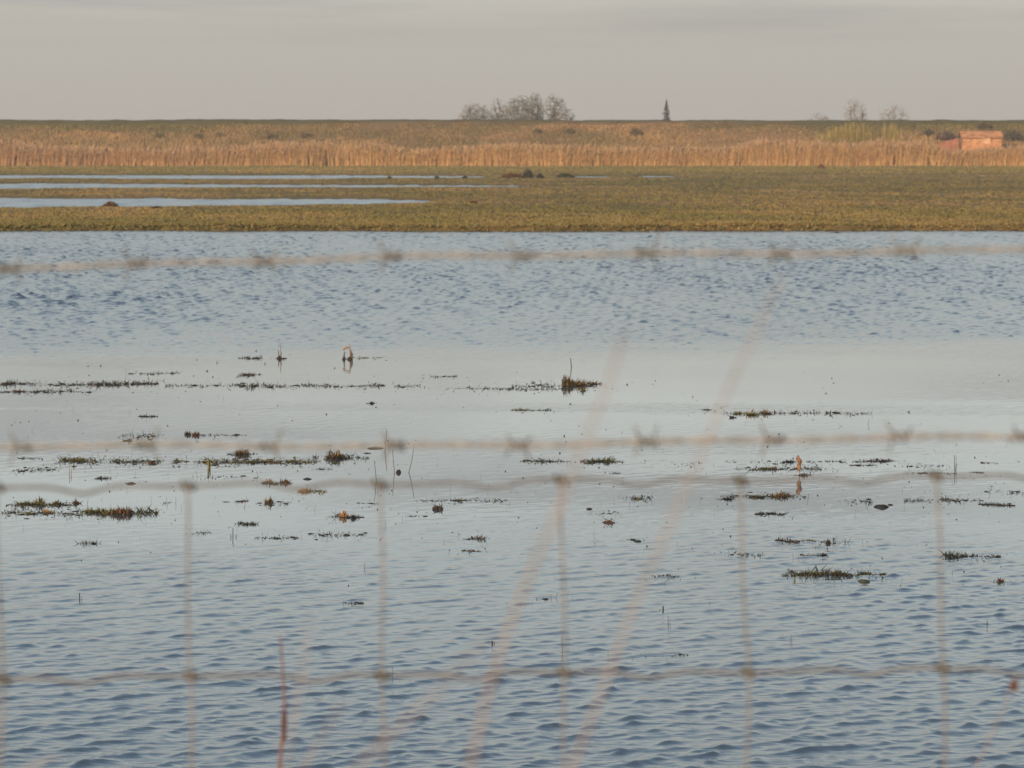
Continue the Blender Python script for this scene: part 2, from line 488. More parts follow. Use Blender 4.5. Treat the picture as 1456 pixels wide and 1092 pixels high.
mb.blades(rb, rb + lean, 0.055, rc, spread=0.7, bend=np.stack([RNG.normal(0, 0.04, n), RNG.normal(0, 0.04, n), np.zeros(n)], 1))
for q in range(2):                                     # leaves
    s0 = rb + lean * (0.25 + 0.5 * RNG.random((n, 1)))
    t0 = s0 + np.stack([RNG.normal(0, 0.28, n), RNG.normal(0, 0.2, n), 0.15 + 0.35 * RNG.random(n)], 1)
    mb.blades(s0, t0, 0.05, rc * 0.9, spread=0.8)
pl = RNG.random(n) < 0.3                               # seed plumes
s0 = (rb + lean)[pl]
mb.blades(s0 - [0, 0, 0.1], s0 + np.stack([RNG.normal(0.06, 0.05, pl.sum()), RNG.normal(0, 0.04, pl.sum()), 0.16 + 0.1 * RNG.random(pl.sum())], 1), 0.10, jitter_col(np.tile([0.36, 0.23, 0.125], (pl.sum(), 1)), 0.2))
tag(mb.build('reed_bed', M_blade), 'dense belt of dry orange tan reeds along the foot of the embankment', 'reeds', kind='stuff')

# rough grass on the embankment face
nD = 100000
gx = RNG.uniform(-74, 74, nD); gy = RNG.uniform(340, 360.5, nD)
gz = bank_profile(gy, gx)
hN = fbm(gx * 0.22, gy * 0.3, 3)
c = dyke_colour(gx, gz, gy)
hgt = (0.12 + 0.55 * np.clip(hN - 0.3, 0, 1) * RNG.random(nD) * 1.6) * (1 - 0.85 * smooth(3.5, 4.1, gz))
tall = (1 - smooth(1.6, 3.2, gz)) * (0.35 + 0.65 * smooth(0, -30, gx))
hgt = hgt + 0.3 * tall * RNG.random(nD)
mb = MB()
c2 = jitter_col(c * 1.5, 0.2)
for q in range(2):
    b = np.stack([gx + RNG.normal(0, 0.15, nD), gy + RNG.normal(0, 0.15, nD), gz - 0.05], 1)
    t = b + np.stack([RNG.normal(0.05, 0.12, nD), RNG.normal(-0.03, 0.1, nD), hgt * (0.5 + 0.5 * RNG.random(nD))], 1)
    mb.blades(b, t, 0.08, c2, spread=0.7)
tag(mb.build('embankment_grass', M_blade), 'rough brown and olive grass growing over the embankment slope', 'grass', kind='stuff')

# ------------------------------------------------------------------ trees and bushes
M_bark = mat('bark', (0.075, 0.062, 0.048), rough=0.9, noise=3.0)
M_twig = mat('bare_twigs', rough=0.9, attr=True, spec=0.1)
def limb(mb, p, q, r0, r1, rnd, col, bow=0.10, sides=3):
    p, q = np.array(p, float), np.array(q, float)
    L = np.linalg.norm(q - p)
    k = np.array([rnd.gauss(0, bow), rnd.gauss(0, bow), rnd.gauss(0.03, bow * 0.6)]) * L
    t = np.linspace(0, 1, 5)[:, None]
    mb.tube(p + (q - p) * t + k * np.sin(t * math.pi), np.linspace(r0, r1, 5), np.array(col) * rnd.uniform(0.7, 1.3), sides=sides, cap=False)
def tree(px, wpx, top, y, label, name='bare_tree', cat='tree', group=None, dense=5, seed=1, trunk_z=0.4, col=(0.10, 0.078, 0.055), stems=1, low=0.42):
    """trunk, then limbs, branches and twigs reaching points spread through the crown's volume; dense = twigs in hundreds"""
    rnd = random.Random(seed); rg = np.random.default_rng(seed)
    zt = at_y(px, top, y)[2]
    x = (px - W / 2) / F * y
    h = zt - trunk_z
    o = empty(name, (x, y, trunk_z), label, cat, group)
    half = wpx / 2 / F * y
    zc = h * (1 + low) / 2; hz = h * (1 - low) / 2
    def cloud(n, lo, hi):
        a = rg.random(n) * 6.283; zq = rg.uniform(-1, 1, n)
        r = np.cbrt(rg.uniform(lo ** 3, hi ** 3, n))
        w = np.sqrt(1 - zq * zq)
        bump = 0.72 + 0.5 * vnoise(np.cos(a) * 1.6 + seed, np.sin(a) * 1.6 + zq * 2.2 + seed * 0.7)
        r = r * bump
        return np.stack([r * w * np.cos(a) * half, r * w * np.sin(a) * half, np.minimum(zc + r * zq * hz, h)], 1)
    tr = MB(); cr = MB()
    r0 = 0.022 * h
    feet = []
    for s_i in range(stems):
        bx_, by_ = (rnd.uniform(-0.6, 0.6) * half, rnd.uniform(-0.4, 0.4) * half) if stems > 1 else (0, 0)
        topp = np.array([bx_ * 0.8 + rnd.gauss(0, 0.08) * half, by_, h * (low + 0.12)])
        tr.tube([(bx_, by_, -0.2), (bx_ + 0.02 * h, by_, h * low * 0.5), topp], np.array([1.3, 1.0, 0.7]) * r0 * (1 if stems == 1 else 0.6), (0.075, 0.062, 0.048), sides=8)
        feet.append(topp)
    feet = np.array(feet)
    A1 = cloud(8 + 2 * stems, 0.25, 0.55); A2 = cloud(46, 0.35, 0.9); A3 = cloud(int(dense * 45), 0.3, 1.0); A4 = cloud(int(dense * 190), 0.55, 1.06)
    def near(P, q, k=1):
        d = np.linalg.norm((P - q) * np.array([1, 1, 1.0]), axis=1) + np.where(P[:, 2] > q[2] + 0.2, 0.6 * half, 0)
        return P[np.argmin(d)]
    for q in A1: limb(cr, near(feet, q), q, r0 * 0.55, r0 * 0.36, rnd, col, 0.08, 5)
    for q in A2: limb(cr, near(A1, q), q, r0 * 0.30, 0.028, rnd, col, 0.10, 4)
    for q in A3: limb(cr, near(A2, q), q, 0.026, 0.014, rnd, col, 0.12)
    AA = np.vstack([A3, A2])
    for q in A4: limb(cr, near(AA, q), q, 0.012, 0.007, rnd, col, 0.12)
    tr.build('trunk', M_bark, o, smooth_it=True)
    cr.build('crown', M_twig, o)
    return o
GT = 'bare trees beyond the embankment'
TW = (0.18, 0.16, 0.122)
tree(677, 56, 147, 452, 'low rounded bare bush at the left end of the tree clump on the skyline', 'bare_bush', 'bush', GT, 13, 21, col=(0.19, 0.165, 0.128), stems=7, low=0.3)
tree(708, 28, 139, 456, 'slim open bare tree just right of the low rounded bush on the skyline', seed=5, dense=3, group=GT, col=TW, low=0.35)
tree(739, 56, 136, 450, 'broad dense bare tree in the middle of the skyline clump', seed=8, dense=16, group=GT, col=TW, stems=2, low=0.3)
tree(762, 28, 131, 458, 'tallest narrow bare tree at the right side of the dense crown', seed=13, dense=9, group=GT, col=TW, low=0.3)
tree(791, 40, 132, 455, 'open thin bare tree with clear trunk at the right of the skyline clump', seed=17, dense=4, group=GT, col=TW, low=0.45)
tree(808, 26, 153, 462, 'small faint bare bush at the right foot of the skyline clump', 'bare_bush', 'bush', GT, 3, 23, stems=3, col=TW, low=0.3)
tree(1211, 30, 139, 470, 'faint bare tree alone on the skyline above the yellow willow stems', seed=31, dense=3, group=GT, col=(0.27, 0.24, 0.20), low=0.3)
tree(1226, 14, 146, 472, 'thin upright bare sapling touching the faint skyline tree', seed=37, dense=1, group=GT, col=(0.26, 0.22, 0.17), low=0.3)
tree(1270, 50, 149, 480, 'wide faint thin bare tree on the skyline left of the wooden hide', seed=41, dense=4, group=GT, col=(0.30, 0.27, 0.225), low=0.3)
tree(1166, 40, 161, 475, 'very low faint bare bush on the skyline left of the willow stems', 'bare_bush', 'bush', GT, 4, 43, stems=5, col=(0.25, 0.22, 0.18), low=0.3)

# conifer
def conifer(px, wpx, top, y, label):
    tz0 = 0.4
    z = at_y(px, top, y)[2]; x = (px - W / 2) / F * y; h = z - tz0; half = wpx / 2 / F * y
    o = empty('conifer', (x, y, tz0), label, 'tree')
    mb = MB(); mb.tube([[0, 0, -0.2], [0.03, 0, h * 0.5], [0, 0, h * 0.98]], [0.13, 0.08, 0.02], (0.06, 0.045, 0.03), 8)
    mb.build('trunk', M_bark, o, smooth_it=True)
    cr = MB(); rnd = random.Random(4)
    n = 1200
    u = RNG.random(n) ** 0.8
    zz = h * (0.25 + 0.75 * u)
    rr = half * 2.0 * (1 - u) ** 0.9 * (0.55 + 0.75 * vnoise(zz * 5.0 + 3, np.floor(RNG.random(n) * 5) * 7.3)) * RNG.random(n) ** 0.5 + 0.04
    a = RNG.random(n) * 6.283
    b = np.stack([np.cos(a) * rr * 0.3, np.sin(a) * rr * 0.3, zz], 1)
    t = np.stack([np.cos(a) * rr, np.sin(a) * rr, zz - 0.12 * rr + 0.05], 1)
    sd3 = RNG.normal(0, 1, (n, 3)); sd3 /= np.linalg.norm(sd3, axis=1)[:, None]
    cr.blades(b, t, 0.07, jitter_col(np.tile([0.05, 0.055, 0.038], (n, 1)), 0.4), side=sd3)
    cr.build('crown', M_blade, o)
conifer(947, 17, 142, 440, 'small dark pointed conifer standing alone on the skyline')

# low scrub on the embankment face
def scrub(px, py, wpx, hpx, label, col, name='scrub_bush', group='dark scrub bushes on the embankment', n=280):
    y0 = 346.0
    for _ in range(12):                                # where the line of sight meets the slope
        p = at_y(px, py, y0); y0 = y0 + (p[2] - float(bank_profile(np.array([y0]), np.array([p[0]]))[0])) * 3.0
        y0 = min(max(y0, 340.2), 360)
    p = at_y(px, py, y0); z = float(bank_profile(np.array([y0]), np.array([p[0]]))[0])
    s = y0 / F; hw, hh = wpx / 2 * s * 0.8, hpx * s * 0.8
    o = empty(name, (p[0], y0, z), label, 'bush', group)
    st = MB()
    for i in range(7):
        a = RNG.random() * 6.28
        st.tube([[0, 0, -0.1], [math.cos(a) * hw * 0.3, math.sin(a) * hw * 0.3, hh * 0.4], [math.cos(a) * hw * 0.6, math.sin(a) * hw * 0.6, hh * 0.75]], [0.03, 0.022, 0.012], (0.07, 0.05, 0.035), 4)
    st.build('stems', M_bark, o)
    lf = MB()
    a = RNG.random(n) * 6.283; r = RNG.random(n) ** 0.6 * 1.25; e = RNG.random(n) ** 1.4
    c0 = np.stack([np.cos(a) * r * hw, np.sin(a) * r * hw * 0.8, hh * (0.08 + 0.85 * e * np.sqrt(np.clip(1.15 - r * r * 0.7, 0, 1)))], 1)
    c0 *= (0.8 + 0.4 * vnoise(np.cos(a) * 2 + px, np.sin(a) * 2 + e * 3))[:, None]
    d = np.stack([RNG.normal(0, 0.14, n), RNG.normal(0, 0.14, n), RNG.normal(0.10, 0.14, n)], 1)
    lf.blades(c0, c0 + d, 0.09, jitter_col(np.tile(col, (n, 1)), 0.45))
    lf.build('foliage', M_blade, o)
DK = (0.19, 0.15, 0.065)
scrub(225, 196, 11, 7, 'small dark bush on the slope, leftmost of the dark bushes above the reeds', DK)
scrub(281, 197, 13, 7, 'small dark bush on the slope second from the left end', DK)
scrub(311, 195, 11, 6, 'small dark bush on the slope close right of another, third from left', DK)
scrub(385, 197, 18, 8, 'wider dark bush on the slope left of the centre, among brown grass', DK)
scrub(434, 196, 14, 8, 'brownish dark bush on the slope rightmost of the left hand scatter', (0.19, 0.135, 0.075))
scrub(763, 189, 10, 5, 'dark tuft of scrub on the slope below the dense skyline tree', DK)
scrub(809, 190, 14, 6, 'dark flat scrub on the slope below the open right hand skyline tree', DK)
scrub(904, 193, 18, 14, 'tall dark brown bush on the slope left of the lone conifer', (0.18, 0.125, 0.068))
scrub(1320, 193, 16, 10, 'dark green bush on the slope left of the brown scrub by the hide', (0.10, 0.092, 0.055))
scrub(1343, 199, 26, 17, 'brown leafless scrub crowding the left end of the wooden hide', (0.17, 0.115, 0.072), n=900)
scrub(1398, 183, 24, 8, 'grey green scrub on the slope directly behind the hide roof', (0.14, 0.115, 0.058), n=600)
scrub(1440, 199, 30, 18, 'large dark bush on the slope at the right end of the wooden hide', (0.115, 0.098, 0.058), n=1100)

def willow(px, top, wpx, n, label, col):
    n = int(n * 2.2); top -= 2
    y = 343.5
    x = (px - W / 2) / F * y; z0 = float(bank_profile(np.array([y]), np.array([x]))[0])
    zt = at_y(px, top, y)[2]; hw = wpx / 2 / F * y
    o = empty('willow_bush', (x, y, z0), label, 'bush', 'yellow stemmed willows on the embankment')
    mb = MB()
    b = np.stack([RNG.normal(0, hw * 0.35, n), RNG.normal(0, 0.4, n), np.full(n, -0.1)], 1)
    hgt = (zt - z0) * (0.55 + 0.45 * RNG.random(n))
    t = b + np.stack([b[:, 0] * 0.9 + RNG.normal(0, 0.12, n), RNG.normal(0, 0.25, n), hgt], 1)
    mb.blades(b, t, 0.05, jitter_col(np.tile(col, (n, 1)), 0.3))
    for q in range(3):
        s0 = b + (t - b) * (0.3 + 0.6 * RNG.random((n, 1)))
        mb.blades(s0, s0 + np.stack([RNG.normal(0, 0.16, n), RNG.normal(0, 0.14, n), 0.25 + 0.3 * RNG.random(n)], 1), 0.035, jitter_col(np.tile(col, (n, 1)), 0.3))
    mb.build('shoots', M_blade, o)
    st = MB(); st.blob((0, 0, 0.05), (hw * 0.3, 0.4, 0.35), (0.07, 0.05, 0.03), seed=px * 0.1); st.build('stool', M_bark, o)
YW = (0.36, 0.275, 0.085)
willow(1173, 187, 24, 70, 'leftmost and lowest of the yellow green willow bushes on the slope', YW)
willow(1190, 178, 26, 120, 'yellow green willow bush left of the tallest one', YW)
willow(1207, 172, 26, 150, 'tall yellow green willow bush under the faint skyline tree', YW)
willow(1226, 173, 26, 120, 'yellow green willow bush right of the tallest one', (0.33, 0.25, 0.08))
willow(1248, 176, 24, 90, 'thin olive willow bush second from the right of the row', (0.28, 0.21, 0.075))
willow(1264, 173, 22, 120, 'rightmost bright yellow green willow bush on the slope', YW)

# ------------------------------------------------------------------ wooden bird hide
M_wood = mat('sunlit_boards', (0.55, 0.265, 0.12), rough=0.8, noise=2.2)
M_wood2 = mat('pale_shutter', (0.62, 0.36, 0.19), rough=0.8, noise=3.0)
M_dark = mat('dark_inside', (0.03, 0.025, 0.02), rough=0.9)
def box(mb, lo, hi, col, bevel=0.0):
    (x0, y0, z0), (x1, y1, z1) = lo, hi
    v = [(x0, y0, z0), (x1, y0, z0), (x1, y1, z0), (x0, y1, z0), (x0, y0, z1), (x1, y0, z1), (x1, y1, z1), (x0, y1, z1)]
    mb.add(v, [[0, 3, 2, 1], [4, 5, 6, 7], [0, 1, 5, 4], [1, 2, 6, 5], [2, 3, 7, 6], [3, 0, 4, 7]], col)
HY = 343.0
s = HY / F
hx0, hx1 = (1365 - W / 2) * s, (1425 - W / 2) * s
ztop = at_y(1395, 186, HY)[2]
hz0 = 0.3
hide = empty('bird_hide', ((hx0 + hx1) / 2, HY, hz0), 'low wooden bird hide with orange boards and a pitched roof standing among the reeds', 'hut')
L = hx1 - hx0
zt = ztop - hz0
wall_top = zt - 0.66
zw = wall_top - 0.24
mb = MB(); C1 = (0.58, 0.27, 0.15)
nb = 9
for i in range(nb):                                     # lapped boards below the viewing slot
    z0 = 0.15 + (zw - 0.15) * i / nb; z1 = 0.15 + (zw - 0.15) * (i + 1) / nb - 0.006
    box(mb, (-L / 2 + 0.12, -0.02 - 0.012 * (i % 2), z0), (L / 2 - 0.12, 0.03, z1), C1)
box(mb, (-L / 2 + 0.12, -0.02, wall_top - 0.055), (L / 2 - 0.12, 0.03, wall_top), C1)
for xx in np.linspace(-L / 2 + 0.12, L / 2 - 0.18, 5):
    box(mb, (xx, -0.035, 0.1), (xx + 0.06, -0.034 + 0.1, wall_top - 0.002), C1)
box(mb, (-L / 2 + 0.12, 0.05, 0.12), (-L / 2 + 0.17, 2.2, wall_top), C1)
box(mb, (L / 2 - 0.17, 0.05, 0.12), (L / 2 - 0.12, 2.2, wall_top), C1)
box(mb, (-L / 2 + 0.12, 2.2, 0.12), (L / 2 - 0.12, 2.25, wall_top), C1)
wall_o = mb.build('wall', M_wood, hide)
mb = MB(); box(mb, (-L / 2 + 0.17, 0.10, zw + 0.004), (L / 2 - 0.17, 0.13, wall_top - 0.06), (0.6, 0.35, 0.2)); mb.build('viewing_slot', M_wood2, hide)
mb = MB()
cx0, cx1 = (1395 + 0.5 - 1395) * s, (1407 - 1395) * s
box(mb, (cx0, -0.10, zw - 0.28), (cx1, -0.045, wall_top + 0.03), (0.6, 0.35, 0.2)); mb.build('shutter', M_wood2, hide)
mb = MB()
nr = 6                                                  # roof planks, sloping up from the eave to the ridge
for i in range(nr):
    f0, f1 = i / nr, (i + 1) / nr
    ya, yb = -0.22 + 1.35 * f0, -0.22 + 1.35 * f1 + 0.04
    za, zb = wall_top + 0.01 + 0.60 * f0 + 0.02, wall_top + 0.01 + 0.60 * f1
    v = [(-L / 2, ya, za), (L / 2, ya, za), (L / 2, yb, zb), (-L / 2, yb, zb)]
    v += [(a, b, c + 0.035) for a, b, c in v]
    mb.add(v, [[0, 3, 2, 1], [4, 5, 6, 7], [0, 1, 5, 4], [1, 2, 6, 5], [2, 3, 7, 6], [3, 0, 4, 7]], C1)
v = [(-L / 2, 1.13, wall_top + 0.58), (L / 2, 1.13, wall_top + 0.58), (L / 2, 2.5, wall_top), (-L / 2, 2.5, wall_top)]
v += [(a, b + 0.01, c + 0.035) for a, b, c in v]
mb.add(v, [[0, 3, 2, 1], [4, 5, 6, 7], [0, 1, 5, 4], [1, 2, 6, 5], [2, 3, 7, 6], [3, 0, 4, 7]], C1)
mb.build('roof', mat('sunlit_roof_boards', (0.54, 0.26, 0.12), rough=0.85, noise=2.0), hide)
for xx in (-L / 2 + 0.25, 0.0, L / 2 - 0.25):
    mb = MB(); mb.tube([(xx, 0.12, -0.5), (xx, 0.12, 0.2)], 0.09, (0.2, 0.14, 0.09), 8); mb.build('post', M_bark, hide)

scr = empty('reed_screen', ((1349 - W / 2) * s, HY + 0.6, 0.3), 'low reddish wooden screen leading to the left end of the hide', 'screen')
mb = MB()
zl = at_y(1336, 203, HY)[2] - 0.3; zr = at_y(1362, 196, HY)[2] - 0.3
nS = 12
for i in range(nS):
    xx = (-13.5 + 27 * i / nS) * s; hz = zl + (zr - zl) * i / nS + 0.06 * math.sin(i * 2.1)
    box(mb, (xx, -0.02, 0), (xx + 27 / nS * s - 0.02, 0.02, hz), (0.4, 0.17, 0.10))
mb.build('boards', mat('red_brown_boards', (0.40, 0.16, 0.10), rough=0.85, noise=3), scr)
mb = MB()
for xx in (-12, 0, 12):
    mb.tube([(xx * s, 0.06, -0.3), (xx * s, 0.06, zl * 0.9)], 0.035, (0.2, 0.14, 0.09), 6)
mb.build('stakes', M_bark, scr)

# ------------------------------------------------------------------ tussocks on the meadow
def tussock(px, py, wpx, hpx, label, col, col2=None, name='rush_tussock', n=260, mound=True, cat='tussock', z=0.1):
    p = at_z(px, py, z); s_ = p[1] / F
    hw, hh = wpx / 2 * s_, hpx * s_
    gz_ = float(ground_z(np.array([p[0]]), np.array([p[1]]))[0])
    o = empty(name, (p[0], p[1], max(gz_, -0.05)), label, cat, 'dark tussocks on the meadow')
    if mound:
        mb = MB(); mb.blob((0, 0, 0.0), (hw * 0.85, hw * 0.6, hh * 0.62), np.array(col) * 0.6, seed=px * 0.37, rings=9, segs=16, rough=0.45)
        mb.build('mound', M_twig, o, smooth_it=True)
    lf = MB()
    a = RNG.random(n) * 6.283; r = RNG.random(n) ** 0.6
    b = np.stack([np.cos(a) * r * hw * 0.8, np.sin(a) * r * hw * 0.6, hh * 0.45 * (1 - r * r)], 1)
    d = np.stack([np.cos(a) * r * 0.35 * hw + RNG.normal(0, 0.1 * hw, n), np.sin(a) * r * 0.3 * hw, hh * (0.25 + 0.4 * RNG.random(n)) * (1 - 0.6 * r)], 1)
    cc = np.tile(col, (n, 1)).astype(float)
    if col2 is not None:
        m_ = b[:, 0] > hw * 0.1; cc[m_] = col2
    lf.blades(b, b + d, 0.035, jitter_col(cc, 0.4))
    lf.build('leaves', M_blade, o)
tussock(157, 294, 24, 9, 'rusty brown mound at the near edge of the long left pool', (0.14, 0.075, 0.03), (0.05, 0.045, 0.02))
tussock(222, 297, 16, 4, 'flat dark tuft on the grass right of the rusty pool mound', (0.06, 0.05, 0.02))
tussock(728, 252, 34, 8, 'rusty red tussock low beside the blackish one by the far pool', (0.17, 0.075, 0.035), n=400)
tussock(750, 253, 17, 15, 'tallest blackish tussock by the far pool, right of the rusty red one', (0.06, 0.055, 0.036), n=400)
tussock(768, 253, 12, 8, 'small dark rounded tussock right of the tallest blackish one', (0.05, 0.05, 0.03))
tussock(803, 252, 26, 8, 'low dark olive tussock standing apart on the right of the far pool', (0.06, 0.06, 0.028))
tussock(554, 254, 8, 5, 'tiny olive tuft in the far pool, leftmost of three tiny tufts', (0.09, 0.09, 0.03), n=90)
tussock(621, 254, 9, 6, 'tiny taller olive tuft in the far pool, middle of three tiny tufts', (0.07, 0.07, 0.03), n=90)
tussock(661, 253, 10, 5, 'tiny dark tuft in the far pool, nearest the rusty tussock', (0.05, 0.05, 0.025), n=90)
tussock(672, 288, 14, 4, 'brown tuft at the right tip of the long left pool', (0.12, 0.07, 0.03), n=120)
tussock(1190, 325, 22, 5, 'dark hollow tuft at the water edge of the meadow, far right', (0.03, 0.025, 0.015), n=200)
tussock(1168, 240, 12, 8, 'small rusty tussock just in front of the reeds, right of centre', (0.17, 0.085, 0.04), n=120)

# ------------------------------------------------------------------ weed and plants in the flood water
M_weed = mat('wet_weed', rough=0.6, attr=True, spec=0.3)
DARK = np.array([[0.018, 0.018, 0.014], [0.03, 0.026, 0.018], [0.045, 0.034, 0.02], [0.035, 0.038, 0.018]])
GRN = np.array([[0.09, 0.09, 0.025], [0.14, 0.14, 0.035], [0.06, 0.065, 0.022], [0.20, 0.16, 0.06]])
STRAW = np.array([[0.42, 0.26, 0.12], [0.33, 0.20, 0.09], [0.24, 0.13, 0.06]])
RUST = np.array([[0.13, 0.062, 0.04], [0.085, 0.042, 0.026], [0.18, 0.095, 0.055], [0.045, 0.03, 0.02]])
ORNG = np.array([[0.12, 0.078, 0.032], [0.08, 0.064, 0.025], [0.18, 0.118, 0.048], [0.04, 0.034, 0.017]])
PAL = dict(dark=DARK, green=GRN, straw=STRAW, rust=RUST, orange=ORNG)
def pick(pal, n):
    P = PAL[pal]
    return P[RNG.integers(0, len(P), n)]
def weed_bits(mb, cx, cy, hw, hd, hmax, n, pal='dark', mix=None, mixp=0.2, sd=0, s_=1 / 220):
    """a line of small torn bits: chips lying on the water and short blades standing out of it"""
    u = RNG.uniform(-1, 1, n)
    keepm = vnoise(u * hw * 9 + sd, np.full(n, sd * 0.7)) + 0.45 * (1 - np.abs(u)) + 0.30 * RNG.random(n) > 0.58
    u = u[keepm]; n = len(u)
    if n == 0:
        return
    wob = (vnoise(u * hw * 5 + sd * 1.3, np.full(n, 3.3 + sd)) - 0.5) * 2
    x = cx + u * hw; y = cy + hd * (0.8 * wob + 0.6 * RNG.standard_t(2.2, n).clip(-5, 5))
    c = pick(pal, n)
    if mix:
        m = (RNG.random(n) < mixp) ; c[m] = pick(mix, int(m.sum()))
    c = jitter_col(c, 0.35)
    sz = s_ * (0.7 + 2.6 * RNG.random(n) ** 3)
    env = 0.12 + 1.1 * vnoise(u * hw * 6 + sd * 2, np.full(n, 9.1)) ** 2
    up = RNG.random(n) ** 3.2 * hmax * 1.35 * env
    a = RNG.random(n) * 6.283
    b = np.stack([x, y, np.full(n, -0.004)], 1)
    t = b + np.stack([np.cos(a) * (sz * 1.6 + 0.8 * up), np.sin(a) * (sz * 1.6 + 0.5 * up), s_ * (0.3 + 1.9 * RNG.random(n) ** 2) + up], 1)
    mb.blades(b, t, sz * 0.8, c, spread=0.8)
    # lumps that read as a solid wet mass
    m = max(1, n // 30)
    j = RNG.integers(0, n, m)
    for q in j:
        r = min(sz[q], 2.2 * s_) * RNG.uniform(0.7, 1.4)
        mb.blob((x[q], y[q], 0), (r * 1.9, r * 1.3, max(0.4 * r, min(r, 0.35 * hmax * env[q]))), c[q] * 0.8, seed=q * 0.13 + sd, rings=4, segs=6, rough=0.5)
def tuft_leaves(mb, x, y, hw, h, n, pal, z0=0.0):
    a = RNG.random(n) * 6.283; r = RNG.random(n) ** 0.5
    b = np.stack([x + np.cos(a) * r * hw * 0.75, y + np.sin(a) * r * hw * 0.5, np.full(n, z0 - 0.005)], 1)
    d = np.stack([np.cos(a) * r * hw * 0.5 + RNG.normal(0, hw * 0.25, n), np.sin(a) * r * hw * 0.4 + RNG.normal(0, hw * 0.15, n), h * (0.15 + 0.95 * RNG.random(n) ** 1.8) * (1.1 - 0.6 * r)], 1)
    bend = np.stack([RNG.normal(0, hw * 0.1, n), RNG.normal(0, hw * 0.1, n), h * 0.08 * RNG.random(n)], 1)
    mb.blades(b, b + d, 0.004 + 0.008 * RNG.random(n), jitter_col(pick(pal, n), 0.4), bend=bend, spread=0.9)
def stick(mb, p, q, r, col, bow=0.0, sides=5):
    p, q = np.array(p, float), np.array(q, float)
    pts = [p + (q - p) * t + np.array([bow * math.sin(math.pi * t), 0, 0]) for t in np.linspace(0, 1, 6)]
    mb.tube(pts, np.linspace(r, r * 0.5, 6), col, sides)

MATS = []
MATG = 'dark weed mats floating on the flood water'
def weed_mat(x0, x1, y, label, h=4, d=2.0, pal='dark', mix=None, mixp=0.2, dens=2.2, sprigs=0, tufts=()):
    MATS.append((x0, x1, y))
    """tufts: (x, y, width, height, palette, label) in the same pixels - leafy parts of the mat"""
    p = at_z((x0 + x1) / 2, y); s_ = p[1] / F; dz = p[1] ** 2 / (CAM_Z * F)
    o = empty('weed_mat', (p[0], p[1], 0), label, 'water weed', MATG)
    mb = MB()
    hw = (x1 - x0) / 2 * s_; d *= 1.35
    sd = x0 * 0.137 + y * 0.071
    weed_bits(mb, 0, 0, hw, d * dz * 0.55, h * s_, int((x1 - x0) * dens * (3.4 if dens > 1.8 else 2.4)) + 24, pal, mix, mixp, sd, s_)
    for i in range(sprigs):
        xx = RNG.uniform(-hw, hw)
        stick(mb, (xx, RNG.normal(0, d * dz * 0.3), -0.02), (xx + RNG.normal(0, 3) * s_, 0, RNG.uniform(4, 10) * s_), 0.0013, (0.05, 0.035, 0.02), RNG.normal(0, 1.0) * s_)
    mb.build('debris', M_weed, o)
    for (tx_, ty_, tw, th, tp, *tl) in tufts:
        q = at_z(tx_, ty_)
        m2 = MB()
        cx, cy = q[0] - p[0], q[1] - p[1]
        m2.blob((cx, cy, 0), (tw * 0.30 * s_, tw * 0.24 * s_, th * 0.22 * s_), np.array(PAL[tp][0]) * 0.4, seed=tx_ * 0.21, rings=5, segs=9, rough=0.5)
        tuft_leaves(m2, cx, cy, tw / 2 * s_, th * s_, int(30 + tw * th * 0.35), tp)
        t_ = m2.build('leaf_tuft', M_weed, o)
        if tl: t_['label'] = tl[0]
    return o
def lump(px, py, w, h, label, col=(0.045, 0.03, 0.022), name='mud_lump'):
    p = at_z(px, py); s_ = p[1] / F
    mb = MB(); mb.blob((0, 0, 0), (w / 2 * s_, w / 2.4 * s_, h * 0.42 * s_), col, seed=px * 0.11, rings=9, segs=14, rough=0.6)
    n = 14
    a = RNG.random(n) * 6.283
    b = np.stack([np.cos(a) * w * 0.35 * s_, np.sin(a) * w * 0.35 * s_, np.full(n, h * 0.5 * s_)], 1)
    mb.blades(b, b + np.stack([np.cos(a) * w * 0.3 * s_, np.sin(a) * w * 0.3 * s_, RNG.uniform(-0.3, 0.5, n) * h * s_], 1), 0.006, jitter_col(np.tile(col, (n, 1)), 0.5))
    weed_bits(mb, 0, 0, w * 1.1 * s_, 0.03, 2 * s_, 16, 'dark', sd=px, s_=s_)
    o = mb.build(name, M_weed); o.location = p
    return tag(o, label, 'mud lump')
def lens(px, py, w, h, label, col=(0.022, 0.021, 0.018)):
    """a floating leaf or bit of bark, curled up along its edges"""
    p = at_z(px, py); s_ = p[1] / F
    mb = MB(); hw = w / 2 * s_; hd = 0.6 * hw; t = h * s_ * 0.5
    u = np.linspace(-1, 1, 13); v = np.linspace(-1, 1, 5)
    U, V = np.meshgrid(u, v, indexing='ij')
    prof = np.clip(1 - np.abs(U) ** 1.8, 0, 1) ** 0.8
    X = U * hw; Y = V * hd * prof; Zt = 0.15 * t + t * (0.35 * prof + 0.5 * np.abs(V) * prof) * (0.8 + 0.4 * vnoise(U * 3 + px, V))
    top = np.stack([X, Y, Zt], -1).reshape(-1, 3); bot = np.stack([X, Y * 0.9, np.full_like(X, -0.004)], -1).reshape(-1, 3)
    gf = grid_faces(13, 5)
    mb.add(np.vstack([top, bot]), np.vstack([gf[:, ::-1], gf + len(top)]), np.array(col))
    side = []
    for i in range(12):
        for j in (0, 4):
            a_, b_ = i * 5 + j, (i + 1) * 5 + j
            side.append([a_, b_, b_ + 65, a_ + 65])
    mb.add(np.vstack([top, bot]), side, np.array(col))
    o = mb.build('floating_leaf', M_weed, smooth_it=True); o.location = p
    return tag(o, label, 'leaf', 'single dark leaves floating on the water')

